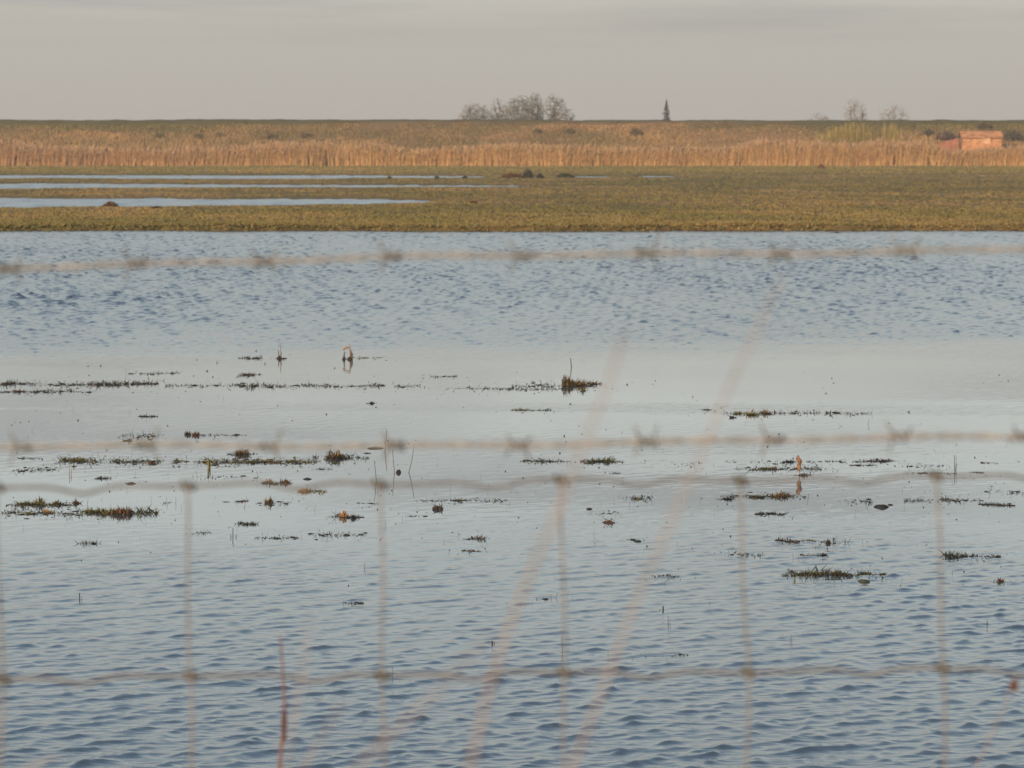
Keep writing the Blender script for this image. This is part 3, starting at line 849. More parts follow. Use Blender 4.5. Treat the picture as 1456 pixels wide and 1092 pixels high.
# far row
weed_mat(0, 224, 546.5, 'long thin dark weed line running in from the left edge, upper of two', h=4, d=2.2, dens=2.2, mix='straw', mixp=0.04)
weed_mat(0, 132, 557, 'broken dark weed line with a rusty hump, under the long one at left edge', h=3, d=1.6, dens=1.5, tufts=((27, 557, 22, 6, 'rust'),))
weed_mat(236, 612, 548.5, 'longest hair thin weed line, left of the big orange leaf tuft', h=4, d=2.0, dens=1.5, mix='rust', mixp=0.06)
weed_mat(168, 254, 531.5, 'short dark weed line farthest back on the left', h=4, d=1.2, dens=1.4, sprigs=2, tufts=((245, 531, 8, 4, 'dark'),))
weed_mat(334, 372, 533.5, 'small dark pointed tuft behind the longest weed line', h=3, d=1.2, dens=1.8, tufts=((353, 533, 22, 7, 'orange'),))
weed_mat(335, 386, 509.5, 'thin dark line beside the single pale reed stub', h=3, d=1.0, dens=1.2, sprigs=1)
weed_mat(500, 546, 508.5, 'faint thin line running right from the arched pale reed stubs', h=2, d=0.8, dens=1.1, pal='green')
weed_mat(610, 650, 535, 'short dark double dash of weed alone beyond the longest line', h=3, d=1.2, dens=1.4)
weed_mat(632, 802, 553.5, 'thin weed line leading from the left to the big orange leaf tuft', h=3, d=1.6, dens=1.3)
weed_mat(730, 872, 549, 'weed line carrying the big orange and olive leaf tuft', h=4, d=3.2, dens=1.7, sprigs=2,
         tufts=((806, 548, 16, 20, 'orange', 'tall leaning orange leaf shoot'), (822, 548, 30, 14, 'orange'), (845, 546, 24, 8, 'orange'), (829, 556, 8, 8, 'green', 'small fresh green shoot')))
weed_mat(728, 790, 583.5, 'dark weed dash with an olive hump, below the orange leaf tuft', h=3, d=1.4, dens=1.4, tufts=((742, 583, 20, 5, 'green'),))
weed_mat(992, 1018, 583, 'tiny brown weed dash left of the green leaf tuft row', h=3, d=1.0, dens=2.0, mix='orange', mixp=0.3)
weed_mat(1026, 1240, 588, 'weed line with a green leafy row at its left, far right water', h=3, d=1.8, dens=1.1, sprigs=1,
         tufts=((1050, 588, 16, 7, 'green'), (1069, 590, 24, 9, 'green'), (1088, 588, 16, 9, 'orange'), (1042, 594, 9, 7, 'dark')))
weed_mat(196, 224, 592, 'two small dark knobs with a fine sprig, left water below the long lines', h=4, d=1.2, dens=2.0, sprigs=1, tufts=((204, 592, 12, 4, 'dark'), (219, 592, 8, 3, 'dark')))
weed_mat(168, 226, 622, 'dark weed pair with a brown pointed knob, just behind the barbed wire at left', h=3, d=3.6, dens=1.8, tufts=((182, 627, 14, 7, 'orange'),))
weed_mat(262, 350, 618.5, 'thin weed dash with a curled red brown leaf at its left end', h=3, d=1.4, dens=1.2, tufts=((267, 618, 9, 8, 'dark'), (278, 619, 11, 10, 'rust', 'curled red brown leaf')))
# middle row
weed_mat(84, 232, 656, 'olive topped weed mat, left piece of the long middle row', h=6, d=3.6, dens=3.0, mix='green', mixp=0.28, tufts=((108, 655, 34, 8, 'green'), (216, 659, 12, 6, 'rust')))
weed_mat(28, 60, 651.5, 'tiny tilted dark dash at far left above the long middle row', h=2, d=0.9, dens=1.5)
weed_mat(0, 106, 668, 'low dark double weed line at the left edge under the olive topped mat', h=4, d=3.0, dens=2.2)
weed_mat(244, 452, 656.5, 'long olive and yellow weed mat in the centre of the middle row', h=6, d=3.2, dens=3.2, mix='green', mixp=0.45, sprigs=2, tufts=((365, 657, 60, 7, 'green'), (392, 658, 16, 6, 'rust')))
weed_mat(325, 366, 646, 'straw topped round grass hump just behind the long middle mat', h=3, d=1.0, dens=1.4, tufts=((345, 646, 22, 12, 'orange'),))
weed_mat(444, 524, 651, 'weed mat with a tall straw hump at right end of the middle row', h=6, d=3.4, dens=3.0, sprigs=3, tufts=((477, 651, 24, 15, 'orange', 'arched straw and green grass hump'),))
weed_mat(446, 474, 667, 'small dark dash under the hump at the end of the middle row', h=3, d=1.0, dens=1.8)
weed_mat(272, 372, 678.5, 'fine dark dashes with twigs under the centre mat of the middle row', h=4, d=2.2, dens=1.1, sprigs=5)
weed_mat(136, 156, 681, 'tiny dark knob left of the yellow blade, alone', h=4, d=1.0, dens=2.2)
weed_mat(372, 416, 687, 'pair of small straw tipped tufts joined by a dark bar', h=3, d=1.4, dens=2.4, tufts=((382, 686, 14, 8, 'straw'), (405, 687, 16, 11, 'orange')))
weed_mat(416, 462, 699, 'grey green flat mound with a sharp straw point, right of the tuft pair', h=4, d=1.8, dens=2.4, pal='green', tufts=((433, 699, 18, 9, 'straw'),))
weed_mat(364, 412, 715, 'weed clump with a dull pointed tuft left of the flat mound', h=3, d=3.4, dens=2.0, tufts=((383, 715, 14, 12, 'orange'),))
weed_mat(336, 354, 713, 'tiny rusty sprig pair left of the dull pointed tuft', h=6, d=1.0, dens=2.6, mix='rust', mixp=0.5)
weed_mat(308, 332, 713.5, 'tiny dark green dash left of the rusty sprig pair', h=4, d=1.4, dens=2.2, mix='green', mixp=0.2)
weed_mat(223, 250, 715.5, 'small dark dash with a bent twig right of the big left mat', h=4, d=1.2, dens=1.4, sprigs=2)
weed_mat(2, 138, 718, 'upper half of the big left weed bed, with a tall green knob', h=8, d=3.2, dens=3.6, mix='green', mixp=0.25, sprigs=3, tufts=((40, 717, 36, 9, 'green'), (57, 717, 13, 15, 'green', 'tall knobbed green shoot'), (80, 717, 20, 8, 'orange'), (109, 716, 12, 11, 'rust')))
weed_mat(4, 224, 730, 'lower half of the big left weed bed, ending in a rusty leaf', h=8, d=3.6, dens=3.2, mix='green', mixp=0.25, sprigs=5,
         tufts=((132, 728, 30, 10, 'green'), (174, 731, 22, 16, 'rust', 'rusty red crumpled leaves'), (160, 730, 16, 11, 'orange'), (67, 729, 12, 9, 'straw'), (148, 730, 8, 12, 'green'), (44, 731, 20, 6, 'green')))
weed_mat(336, 366, 745.5, 'small dark weed dash near the left wire stay', h=4, d=1.2, dens=2.2)
weed_mat(270, 303, 758.5, 'bumpy dark weed dash right beside the left wire stay', h=4, d=1.6, dens=2.6)
weed_mat(362, 424, 765, 'dark weed dash at the edge of the calm water, left of centre', h=4, d=1.6, dens=2.0, sprigs=1)
weed_mat(440, 548, 761, 'scattered dark weed flecks left of the second wire stay', h=4, d=3.4, dens=1.6)
weed_mat(656, 690, 766, 'small bumpy weed tuft between the second and third wire stays', h=6, d=1.4, dens=2.4, mix='green', mixp=0.15)
weed_mat(466, 514, 735, 'weed mat with a pale straw cone and a black twig', h=4, d=1.8, dens=2.4, sprigs=3, tufts=((488, 735, 12, 13, 'straw', 'pale straw cone'), (503, 737, 8, 10, 'dark')))
weed_mat(508, 540, 716, 'thin dark weed dash crossed by the second wire stay', h=3, d=1.2, dens=1.6)
weed_mat(592, 716, 712, 'greenish weed line between the second and third wire stays', h=4, d=2.0, dens=1.5, mix='green', mixp=0.25, tufts=((652, 712, 30, 5, 'green'),))
weed_mat(576, 608, 734, 'thin pale dash below the dark round lump', h=2, d=1.0, dens=1.4)
weed_mat(742, 818, 655.5, 'flat weed line left of the low olive mound', h=4, d=1.8, dens=2.4, mix='green', mixp=0.12)
weed_mat(826, 892, 656, 'low smooth olive weed mound crossed by a blurred grass stem', h=4, d=2.0, dens=2.4, mix='green', mixp=0.2, tufts=((858, 656, 44, 8, 'green'),))
weed_mat(948, 1000, 658, 'few dark flecks between the olive mound and the fourth wire stay', h=3, d=2.0, dens=0.8)
weed_mat(866, 884, 673, 'tiny double dark dash under the olive mound', h=2, d=0.8, dens=2.0)
weed_mat(880, 930, 709, 'dark flecks with forked fine twigs, centre right', h=4, d=4.0, dens=1.6, sprigs=4, tufts=((908, 710, 14, 5, 'green'),))
weed_mat(836, 884, 731, 'broken dark dashes above the small brown lump', h=3, d=3.4, dens=1.3, mix='green', mixp=0.2)
weed_mat(1022, 1150, 706.5, 'long weed mat with an olive and yellow hump crossed by a wire stay', h=5, d=3.0, dens=2.6, mix='green', mixp=0.15, sprigs=2, tufts=((1110, 706, 34, 11, 'orange'), (1034, 710, 20, 6, 'dark'), (1076, 706, 26, 6, 'green')))
weed_mat(1074, 1122, 731, 'dark weed pad with small upright ends, under the yellow humped mat', h=4, d=2.0, dens=2.4, sprigs=2, tufts=((1097, 730, 22, 5, 'dark'),))
weed_mat(878, 928, 768, 'faint weed dash left of the fourth wire stay, at the edge of ripples', h=3, d=1.4, dens=1.4)
weed_mat(1044, 1188, 667.5, 'green and brown weed mat beside the orange upright leaf', h=4, d=2.6, dens=2.2, mix='green', mixp=0.2, tufts=((1090, 667, 22, 8, 'green'), (1101, 667, 8, 8, 'rust')))
weed_mat(1036, 1160, 657, 'dark weed line with a round pad directly behind the orange upright leaf', h=3, d=2.4, dens=1.2, tufts=((1122, 657, 20, 7, 'dark'),))
weed_mat(1164, 1202, 656, 'small dark dash right of the orange upright leaf', h=3, d=1.6, dens=1.6, sprigs=1)
weed_mat(1214, 1280, 656, 'solid blackish weed bar right of centre on the calm water', h=4, d=1.4, dens=3.2)
weed_mat(1208, 1246, 661.5, 'thinner dark bar tucked under the solid blackish bar', h=3, d=1.0, dens=1.8)
weed_mat(1286, 1348, 662, 'scattered dark flecks right of the solid blackish bar', h=3, d=2.6, dens=1.3)
weed_mat(1284, 1360, 673, 'row of three dark bars above the last wire stay', h=3, d=1.2, dens=1.6)
weed_mat(1380, 1398, 671.5, 'single short dark bar at far right above the wire', h=3, d=0.8, dens=2.6)
weed_mat(1393, 1418, 658, 'tiny pale grey knob with dark flecks at far right', h=3, d=1.0, dens=1.8, mix='straw', mixp=0.3)
weed_mat(1192, 1244, 715, 'dark flecks with a green fleck left of the wedge shaped leaf', h=4, d=4.2, dens=1.7)
weed_mat(1286, 1334, 712, 'thin flecked line left of the last wire stay', h=3, d=2.2, dens=1.4)
weed_mat(1338, 1396, 711, 'dark dash run crossed by the last wire stay', h=4, d=2.2, dens=1.9, sprigs=2)
weed_mat(1394, 1440, 718, 'solid dark dash near the right edge, below the wire', h=4, d=1.4, dens=2.8, sprigs=1)
weed_mat(1402, 1456, 700, 'light scatter of flecks at the right edge, just under the wire', h=3, d=3.2, dens=0.9, sprigs=1)
# near row
weed_mat(1100, 1170, 769, 'bumpy dark and straw weed mat right of the fourth wire stay', h=6, d=1.8, dens=3.0, mix='straw', mixp=0.14, tufts=((1110, 769, 14, 7, 'dark'), (1150, 769, 24, 5, 'green')))
weed_mat(1168, 1214, 772, 'bare black twigs standing right of the bumpy straw mat', h=4, d=2.0, dens=0.9, sprigs=8, tufts=((1178, 772, 7, 9, 'dark'),))
weed_mat(1140, 1178, 790, 'short dark dash with a black knob, between the two humped near mats', h=4, d=1.6, dens=2.4, tufts=((1171, 790, 8, 7, 'dark'),))
weed_mat(1018, 1084, 788, 'faint flecked line crossed by the fourth wire stay', h=4, d=2.2, dens=1.0)
weed_mat(1344, 1424, 791.5, 'dark weed mat right of the last wire stay', h=7, d=2.2, dens=2.8, sprigs=3)
weed_mat(1112, 1262, 818, 'nearest and darkest weed mat with an olive strip, on the ripples', h=7, d=3.2, dens=2.4, mix='green', mixp=0.18, tufts=((1146, 816, 44, 6, 'green'), (1192, 817, 22, 9, 'orange'), (1230, 815, 18, 6, 'green')))
weed_mat(1414, 1432, 827, 'small brown cone shaped tuft on the ripples at far right', h=4, d=1.0, dens=1.8, tufts=((1423, 827, 10, 10, 'rust'),))
weed_mat(930, 968, 820, 'flat black weed clump on the ripples under the leaning stems', h=4, d=1.6, dens=2.2, tufts=((948, 820, 22, 6, 'dark'),))
weed_mat(658, 692, 784, 'thin brown weed dash on the ripples between two wire stays', h=3, d=1.0, dens=2.2, mix='orange', mixp=0.3)
weed_mat(902, 978, 931, 'dotted weed patch nearest the camera, above the lower wire', h=5, d=3.0, dens=1.0)
weed_mat(484, 516, 858, 'dotted dark weed patch on the ripples left of the second wire stay', h=4, d=1.6, dens=1.6)
weed_mat(112, 140, 773, 'faint dotted weed patch on the ripples at left', h=4, d=1.4, dens=1.4)
weed_mat(748, 800, 850, 'few dark flecks by the leaning stem on the ripples', h=4, d=3.0, dens=0.9, sprigs=2)

lump(623, 724, 13, 9, 'dark brown rounded lump alone between the second and third wire stays')
lump(866, 743, 14, 8, 'reddish brown two humped lump right of the third wire stay', (0.10, 0.05, 0.035))
lump(528, 573.5, 8, 4, 'tiny dark lump with a thin flat tail, far centre left', (0.025, 0.022, 0.018))
lens(534, 637.5, 24, 4, 'thin dark leaf just under the barbed wire left of the tall barb')
lens(437, 681.5, 13, 4, 'tiny black pointed leaf above the lower wire, left of centre')
lens(186, 688, 15, 4, 'dark grey leaf just above the plain wire at left')
lens(838, 724, 9, 4, 'small dark leaf right of the third wire stay')
lens(1253, 721, 22, 7, 'dark wedge shaped leaf with a raised right end, right of the fourth wire stay')
lens(1228, 827, 18, 6, 'rounded olive leaf on the ripples under the nearest weed mat', (0.05, 0.055, 0.035))
lens(1266, 718, 8, 3, 'tiny dark leaf just right of the wedge shaped one')

# dead reed stubs, single blades, bird-like stubs
def stub(px, py, label, stalks, base=True, name='reed_stub', cat='reed', group='dead stems standing in the water'):
    """stalks: (dx0, dx1, height, bow, radius m, colour) in pixels"""
    p = at_z(px, py); s_ = p[1] / F
    o = empty(name, p, label, cat, group)
    for (a, b, h, bow, r, c) in stalks:
        mb = MB(); stick(mb, (a * s_, 0, -0.12), (b * s_, RNG.normal(0, 0.01), h * s_), r, c, bow * s_); mb.build('stem', M_weed, o)
    if base:
        mb = MB(); mb.blob((0, 0, 0), (3.5 * s_, 3.5 * s_, 4 * s_), (0.03, 0.022, 0.016), seed=px); weed_bits(mb, 0, 0, 9 * s_, 0.05, 2 * s_, 16, sd=px, s_=s_); mb.build('root_base', M_weed, o)
    return o
ST = (0.27, 0.18, 0.11); SB = (0.10, 0.065, 0.04); SK = (0.03, 0.025, 0.02)
stub(397, 510, 'single pale reed stub at the far side of the calm water', [(0, 2, 20, 1, 0.006, ST), (0, -1, 12, 0, 0.008, SB), (1, 3, 9, 0, 0.008, SB)])
o = stub(497, 511, 'arched pair of pale reed stubs, tallest at the far side of the calm water', [(1, 0, 22, 0.5, 0.007, ST), (-8, -7, 11, -1, 0.011, SB), (3, 2, 13, 0, 0.013, SB), (2, 4, 9, 0, 0.013, SB)])
sA = at_z(497, 511)[1] / F
mb = MB(); tt = np.linspace(0, 1, 9)
mb.tube([((-9 + 10 * t) * sA, 0, (10 + 7 * math.sin(math.pi * (0.15 + 0.6 * t))) * sA) for t in tt], np.linspace(0.012, 0.008, 9), ST, 6); mb.build('bent_blade', M_weed, o)
mb = MB(); mb.blob((-8 * sA, 0, 0), (2.5 * sA, 2.5 * sA, 5 * sA), (0.05, 0.035, 0.025), seed=8); mb.build('root_base', M_weed, o)
stub(811, 522, 'short dark bent stem alone behind the orange leaf tuft', [(0, 0, 13, 1.5, 0.006, SK)], base=False)
stub(546, 640, 'fine leaning stem beside the tall barb, left of centre', [(1, 4, 30, -1, 0.0035, (0.16, 0.10, 0.05))], base=False)
stub(567, 672, 'two fine stems spreading in a V from one dark foot', [(-4, -9, 34, 0, 0.003, (0.14, 0.09, 0.05)), (4, 22, 40, 3, 0.003, (0.14, 0.09, 0.05))])
stub(535, 684, 'fine dark stem with a knot, left of the V of stems', [(0, -3, 30, 1.5, 0.0025, SK)], base=False)
stub(297, 666, 'bright yellow upright blade in front of the middle weed row', [(0, -1, 15, 0.5, 0.010, (0.20, 0.16, 0.04)), (0, 2, 12, 0, 0.006, (0.16, 0.14, 0.04))], base=False)
stub(98, 676, 'faint rusty stem with a fork at far left under the middle row', [(0, 1, 12, 0, 0.003, (0.2, 0.09, 0.05)), (0, 4, 9, 0, 0.003, (0.2, 0.09, 0.05))], base=False)
stub(331, 764, 'bare black twig with side shoots right of the left wire stay', [(0, 0, 13, 0, 0.0035, SK), (0, 5, 4, 0, 0.003, SK), (0, -3, 5, 0, 0.003, SK)], base=False)
stub(1357, 668, 'tall fine black cross shaped twig above the last wire stay', [(0, 0, 21, 0, 0.003, SK), (-3, 4, 9, 0, 0.0025, SK), (0, 3, 20, 0, 0.002, SK)], base=False)
stub(700, 916, 'tiny black pointed stub on the ripples near a leaning stem', [(0, 0, 5, 0, 0.006, SK), (0, 3, 3, 0, 0.003, SK)], base=False)
stub(942, 868, 'tiny black hooked stub on the ripples between two leaning stems', [(0, 1, 6, 0, 0.006, SK), (0, -4, 2, 0, 0.003, SK)], base=False)
stub(950, 888, 'thin forked twig on the ripples under the hooked stub', [(0, 0, 13, 0, 0.002, SK), (0, 3, 9, 0, 0.0016, SK)], base=False)
stub(113, 852, 'tiny black twig on the ripples at far left', [(0, 0, 9, 0, 0.004, SK), (0, 3, 4, 0, 0.002, SK)], base=False)
stub(799, 930, 'fine upright black twig close to the third wire stay', [(0, 0, 26, 0.5, 0.0016, SK)], base=False)
stub(1126, 912, 'pair of tiny fine twigs on the ripples right of the fourth wire stay', [(0, 0, 9, 0, 0.0016, SK), (-3, -3, 6, 0, 0.0014, SK)], base=False)
stub(1402, 888, 'tiny twig pair on the ripples near the right edge', [(0, 2, 5, 0, 0.003, SK), (-13, -13, 2, 0, 0.004, SK)], base=False)
stub(516, 808, 'leaning hair thin twig right of the long dark ripple', [(0, 3, 8, 0, 0.0018, SK)], base=False)
stub(1233, 604, 'short hair thin leaning blade on the open calm water', [(-4, 3, 9, 0, 0.002, SK)], base=False)
stub(558, 963, 'fine upright hooked stalk crossing the lower wire by the second stay', [(0, 0, 16, 0.6, 0.0014, SK)], base=False)

# orange upright leaf
lp = at_z(1140, 676); ls = lp[1] / F
o = empty('upright_leaf', lp, 'bright orange curled leaf standing upright with its reflection below', 'leaf')
n = 9
u = np.linspace(0, 1, n); v = np.linspace(-1, 1, 5)
U, V = np.meshgrid(u, v, indexing='ij')
wd = np.sin(np.pi * np.clip(0.08 + 0.86 * U, 0, 1)) ** 0.7 * (3.6 + 1.5 * np.sin(U * 11 + V)) * ls
top = np.stack([-4 * ls + V * wd + np.sin(U * 5) * ls, 0.012 * V * V + 0.01 * np.sin(U * 6), (7 + 22 * U) * ls], -1).reshape(-1, 3)
cv = np.array([0.27, 0.15, 0.085])[None] * (0.65 + 0.7 * RNG.random((len(top), 1)))
mb = MB(); gf = grid_faces(n, 5)
mb.add(top, gf, cv); mb.add(top + [0, 0.002, 0], gf[:, ::-1], cv)
mb.build('blade', M_weed, o)
mb = MB(); stick(mb, (0, 0, -0.05), (-4 * ls, 0.003, 8 * ls), 0.005, (0.3, 0.14, 0.07)); mb.build('stalk', M_weed, o)
mb = MB(); tuft_leaves(mb, 2 * ls, 0, 8 * ls, 7 * ls, 50, 'dark'); weed_bits(mb, 0, 0, 22 * ls, 0.04, 3 * ls, 40, sd=5, s_=ls); mb.build('root_base', M_weed, o)

# loose specks nobody could count
mb = MB()
n = 6000
sx = RNG.uniform(-40, 1496, n); sy = np.where(RNG.random(n) < 0.72, RNG.normal(690, 55, n), RNG.uniform(520, 860, n))
ok = (vnoise(sx * 0.012, sy * 0.02) + 0.35 * RNG.random(n) > 0.55) & (sy > 515) & (sy < 900)
sx, sy = [sx[ok]], [sy[ok]]
for (m0, m1, my) in MATS:                                 # torn bits drifting round each mat
    q = int(14 + (m1 - m0) * 0.55)
    sx.append(RNG.normal((m0 + m1) / 2, (m1 - m0) * 0.42 + 9, q)); sy.append(my + 2.5 + 3.2 * RNG.standard_t(2.5, q).clip(-4, 5))
sx, sy = np.concatenate(sx), np.concatenate(sy); ok = np.full(len(sx), True)
P_ = np.array([at_z(a, b) for a, b in zip(sx[ok], sy[ok])])
n = len(P_)
szs = P_[:, 1] / F * (0.5 + 1.7 * RNG.random(n) ** 3)
a = RNG.random(n) * 6.283
b = P_ - np.stack([np.zeros(n), np.zeros(n), np.full(n, 0.004)], 1)
mb.blades(b, b + np.stack([np.cos(a) * szs * 1.6, np.sin(a) * szs, szs * (0.45 + 1.0 * RNG.random(n) ** 2)], 1), szs * 1.3, jitter_col(pick('dark', n), 0.4), spread=0.7)
for i in range(0, n, 30):
    stick(mb, P_[i] - [0, 0, 0.03], P_[i] + [RNG.normal(0, 0.008), 0, RNG.uniform(0.006, 0.03) ], 0.0009, (0.05, 0.035, 0.022))
tag(mb.build('floating_specks', M_weed), 'tiny dark specks and hair thin shoots scattered over the calm water', 'weed specks', kind='stuff')

# ------------------------------------------------------------------ wire fence close to the camera
M_galv = mat('weathered_galvanised_wire', (0.32, 0.29, 0.25), rough=0.55, noise=60, spec=0.4)
M_line = mat('grey_netting_wire', (0.16, 0.142, 0.13), rough=0.55, noise=60, spec=0.4)
M_stay = mat('grey_stay_wire', (0.23, 0.205, 0.185), rough=0.55, noise=60, spec=0.4)
M_rusty = mat('dull_knot_wire', (0.115, 0.103, 0.068), rough=0.7, noise=80)
M_barb = mat('dull_barb_wire', (0.16, 0.142, 0.105), rough=0.7, noise=80)
M_post = mat('grey_fence_wood', (0.22, 0.18, 0.14), rough=0.9, noise=12)
FY = 3.0
XL, XR = -2.05, 2.05
PXM = FY / F                                              # metres per photo pixel at the fence
def fx(px): return (px - W / 2) * PXM
def fz(px, py): return at_y(px, py, FY)[2]
def strand_z(x, pl, pr):                                   # height of a line through two rows of the photograph
    t = (x / PXM + W / 2) / W
    return fz(0, pl) * (1 - t) + fz(W, pr) * t
def barbed(label, pl, pr, barb_px, seed, y0):
    o = empty('barbed_wire', (0, y0, strand_z(0, pl, pr)), label, 'barbed wire', 'barbed wire strands along the fence top')
    z0 = strand_z(0, pl, pr)
    xs = np.linspace(XL, XR, 900)
    zc = strand_z(xs, pl, pr) - z0 + 0.0015 * np.sin(xs * 9 + seed) + 0.0008 * np.sin(xs * 31 + seed * 2)
    for ph in (0, math.pi):
        mb = MB()
        th = xs * 2 * math.pi / 0.055 + ph
        mb.tube(np.stack([xs, 0.0017 * np.cos(th), zc + 0.0017 * np.sin(th)], 1), 0.0011, (0.4, 0.33, 0.28), 6)
        mb.build('strand', M_galv, o, smooth_it=True)
    rnd = random.Random(seed)
    bx = list(barb_px)
    while bx[0] > (XL / PXM + W / 2) + 240: bx.insert(0, bx[0] - 182 + rnd.uniform(-6, 6))
    while bx[-1] < (XR / PXM + W / 2) - 240: bx.append(bx[-1] + 182 + rnd.uniform(-6, 6))
    for b in bx:
        x = fx(b); z = float(np.interp(x, xs, zc))
        mb = MB()
        tt = np.linspace(-2.3 * math.pi, 2.3 * math.pi, 40)
        mb.tube(np.stack([x + tt / (2.3 * math.pi) * 0.0068, 0.0036 * np.cos(tt), z + 0.0036 * np.sin(tt)], 1), 0.0010, (0.13, 0.11, 0.08), 5)
        rot = rnd.uniform(0, 6.28)
        for k in range(4):                                 # four cut points
            sx_ = -1 if k % 2 else 1
            aa = rot + k * math.pi / 2 + rnd.uniform(-0.4, 0.4)
            p0 = np.array([x + sx_ * 0.006, 0.004 * math.cos(aa), z + 0.004 * math.sin(aa)])
            d = np.array([sx_ * rnd.uniform(0.1, 0.6), math.cos(aa), math.sin(aa)]); d /= np.linalg.norm(d)
            mb.tube([p0, p0 + d * 0.006, p0 + d * 0.0115], [0.0009, 0.0009, 0.0003], (0.13, 0.11, 0.08), 5)
        mb.build('barb', M_barb, o)
    return o
barbed('upper strand of barbed wire, the highest blurred wire across the far water', 378, 352, [15, 193, 377, 557, 742, 920, 1110, 1288], 2, FY)
barbed('lower strand of barbed wire, second blurred wire just above the plain netting wire', 637, 623, [30, 206, 381, 560, 737, 920, 1100, 1281], 5, FY)

fence = empty('wire_netting', (0, FY + 0.012, 0.65), 'plain square wire stock netting below the two barbed strands', 'fence')
zf = 0.65
lines = [(696, 680), (968, 955)] + [(960 + 272 * k + 8, 960 + 272 * k - 5) for k in range(1, 5)]
stay_top = [-10, 262, 540, 799, 1054, 1335, 1612]; stay_low = [-4, 266, 543, 803, 1066, 1348, 1625]
while stay_top[0] > XL / PXM + W / 2 + 300: stay_top.insert(0, stay_top[0] - 270); stay_low.insert(0, stay_low[0] - 270)
while stay_top[-1] < XR / PXM + W / 2 - 300: stay_top.append(stay_top[-1] + 272); stay_low.append(stay_low[-1] + 272)
xs = np.linspace(XL, XR, 700)
crimp = [fx(p) for p in stay_top]
line_z = []
for li, (a, b) in enumerate(lines):
    zc = strand_z(xs, a, b) - zf
    for j in range(len(crimp) - 1):                        # a tension crimp dips the wire between the stays
        cxx = crimp[j] + (0.55 + 0.12 * math.sin(j * 2.3 + li)) * (crimp[j + 1] - crimp[j])
        zc = zc - 0.0042 * np.exp(-((xs - cxx) / 0.016) ** 2) + 0.0016 * np.exp(-((xs - cxx - 0.035) / 0.02) ** 2) + 0.0012 * np.exp(-((xs - cxx + 0.035) / 0.02) ** 2)
    zc = zc + 0.0008 * np.sin(xs * 23 + li)
    line_z.append(zc)
    mb = MB(); mb.tube(np.stack([xs, np.zeros_like(xs), zc], 1), 0.0015, (0.4, 0.33, 0.28), 6); mb.build('line_wire', M_line, fence, smooth_it=True)
zlow = strand_z(0, *lines[-1]) - zf
for j, (a, b) in enumerate(zip(stay_top, stay_low)):
    x0 = fx(a); slope = (fx(b) - fx(a)) / 0.1475
    zt_ = float(np.interp(x0, xs, line_z[0]))
    zz = np.linspace(zt_, zlow, 60)
    xx = x0 + slope * (zt_ - zz) * np.where(zt_ - zz < 0.16, 1, 0.16 / np.maximum(zt_ - zz, 0.16)) + 0.0010 * np.sin(zz * 37 + j * 1.7)
    mb = MB(); mb.tube(np.stack([xx, np.full_like(zz, -0.003), zz], 1), 0.00108, (0.4, 0.33, 0.28), 6)
    for li in range(2, len(lines)):                        # hinge knots out of the picture below
        zk = float(np.interp(x0, xs, line_z[li])); xk = float(np.interp(-zk, -zz, xx))
        tt = np.linspace(0, 4 * math.pi, 24)
        mb.tube(np.stack([xk + (tt / (4 * math.pi) - 0.5) * 0.010, 0.0035 * np.cos(tt), zk + 0.0035 * np.sin(tt)], 1), 0.0013, (0.2, 0.17, 0.12), 5)
    mb.build('stay_wire', M_stay, fence, smooth_it=True)
    for li in (0, 1):
        zk = float(np.interp(x0, xs, line_z[li])); xk = float(np.interp(-zk, -zz, xx))
        mb = MB(); tt = np.linspace(0, 4 * math.pi, 32)
        mb.tube(np.stack([xk + (tt / (4 * math.pi) - 0.5) * 0.011, 0.0034 * np.cos(tt), zk + 0.0034 * np.sin(tt)], 1), 0.0014, (0.15, 0.13, 0.08), 6)
        mb.build('knot', M_rusty, fence, smooth_it=True)
for x, lab in ((XL, 'round grey wooden fence post carrying the left end of the wires'), (XR, 'round grey wooden fence post carrying the right end of the wires')):
    gz0 = float(ground_z(np.array([x]), np.array([FY + 0.06]))[0])
    mb = MB(); zz = np.linspace(-0.4, 1.38, 8)
    mb.tube(np.stack([0.006 * np.sin(zz * 5), np.zeros(8), zz], 1), 0.048 - 0.004 * zz, (0.22, 0.18, 0.14), 14)
    o = mb.build('fence_post', M_post); o.location = (x, FY + 0.062, gz0)
    tag(o, lab, 'fence post', 'fence posts')

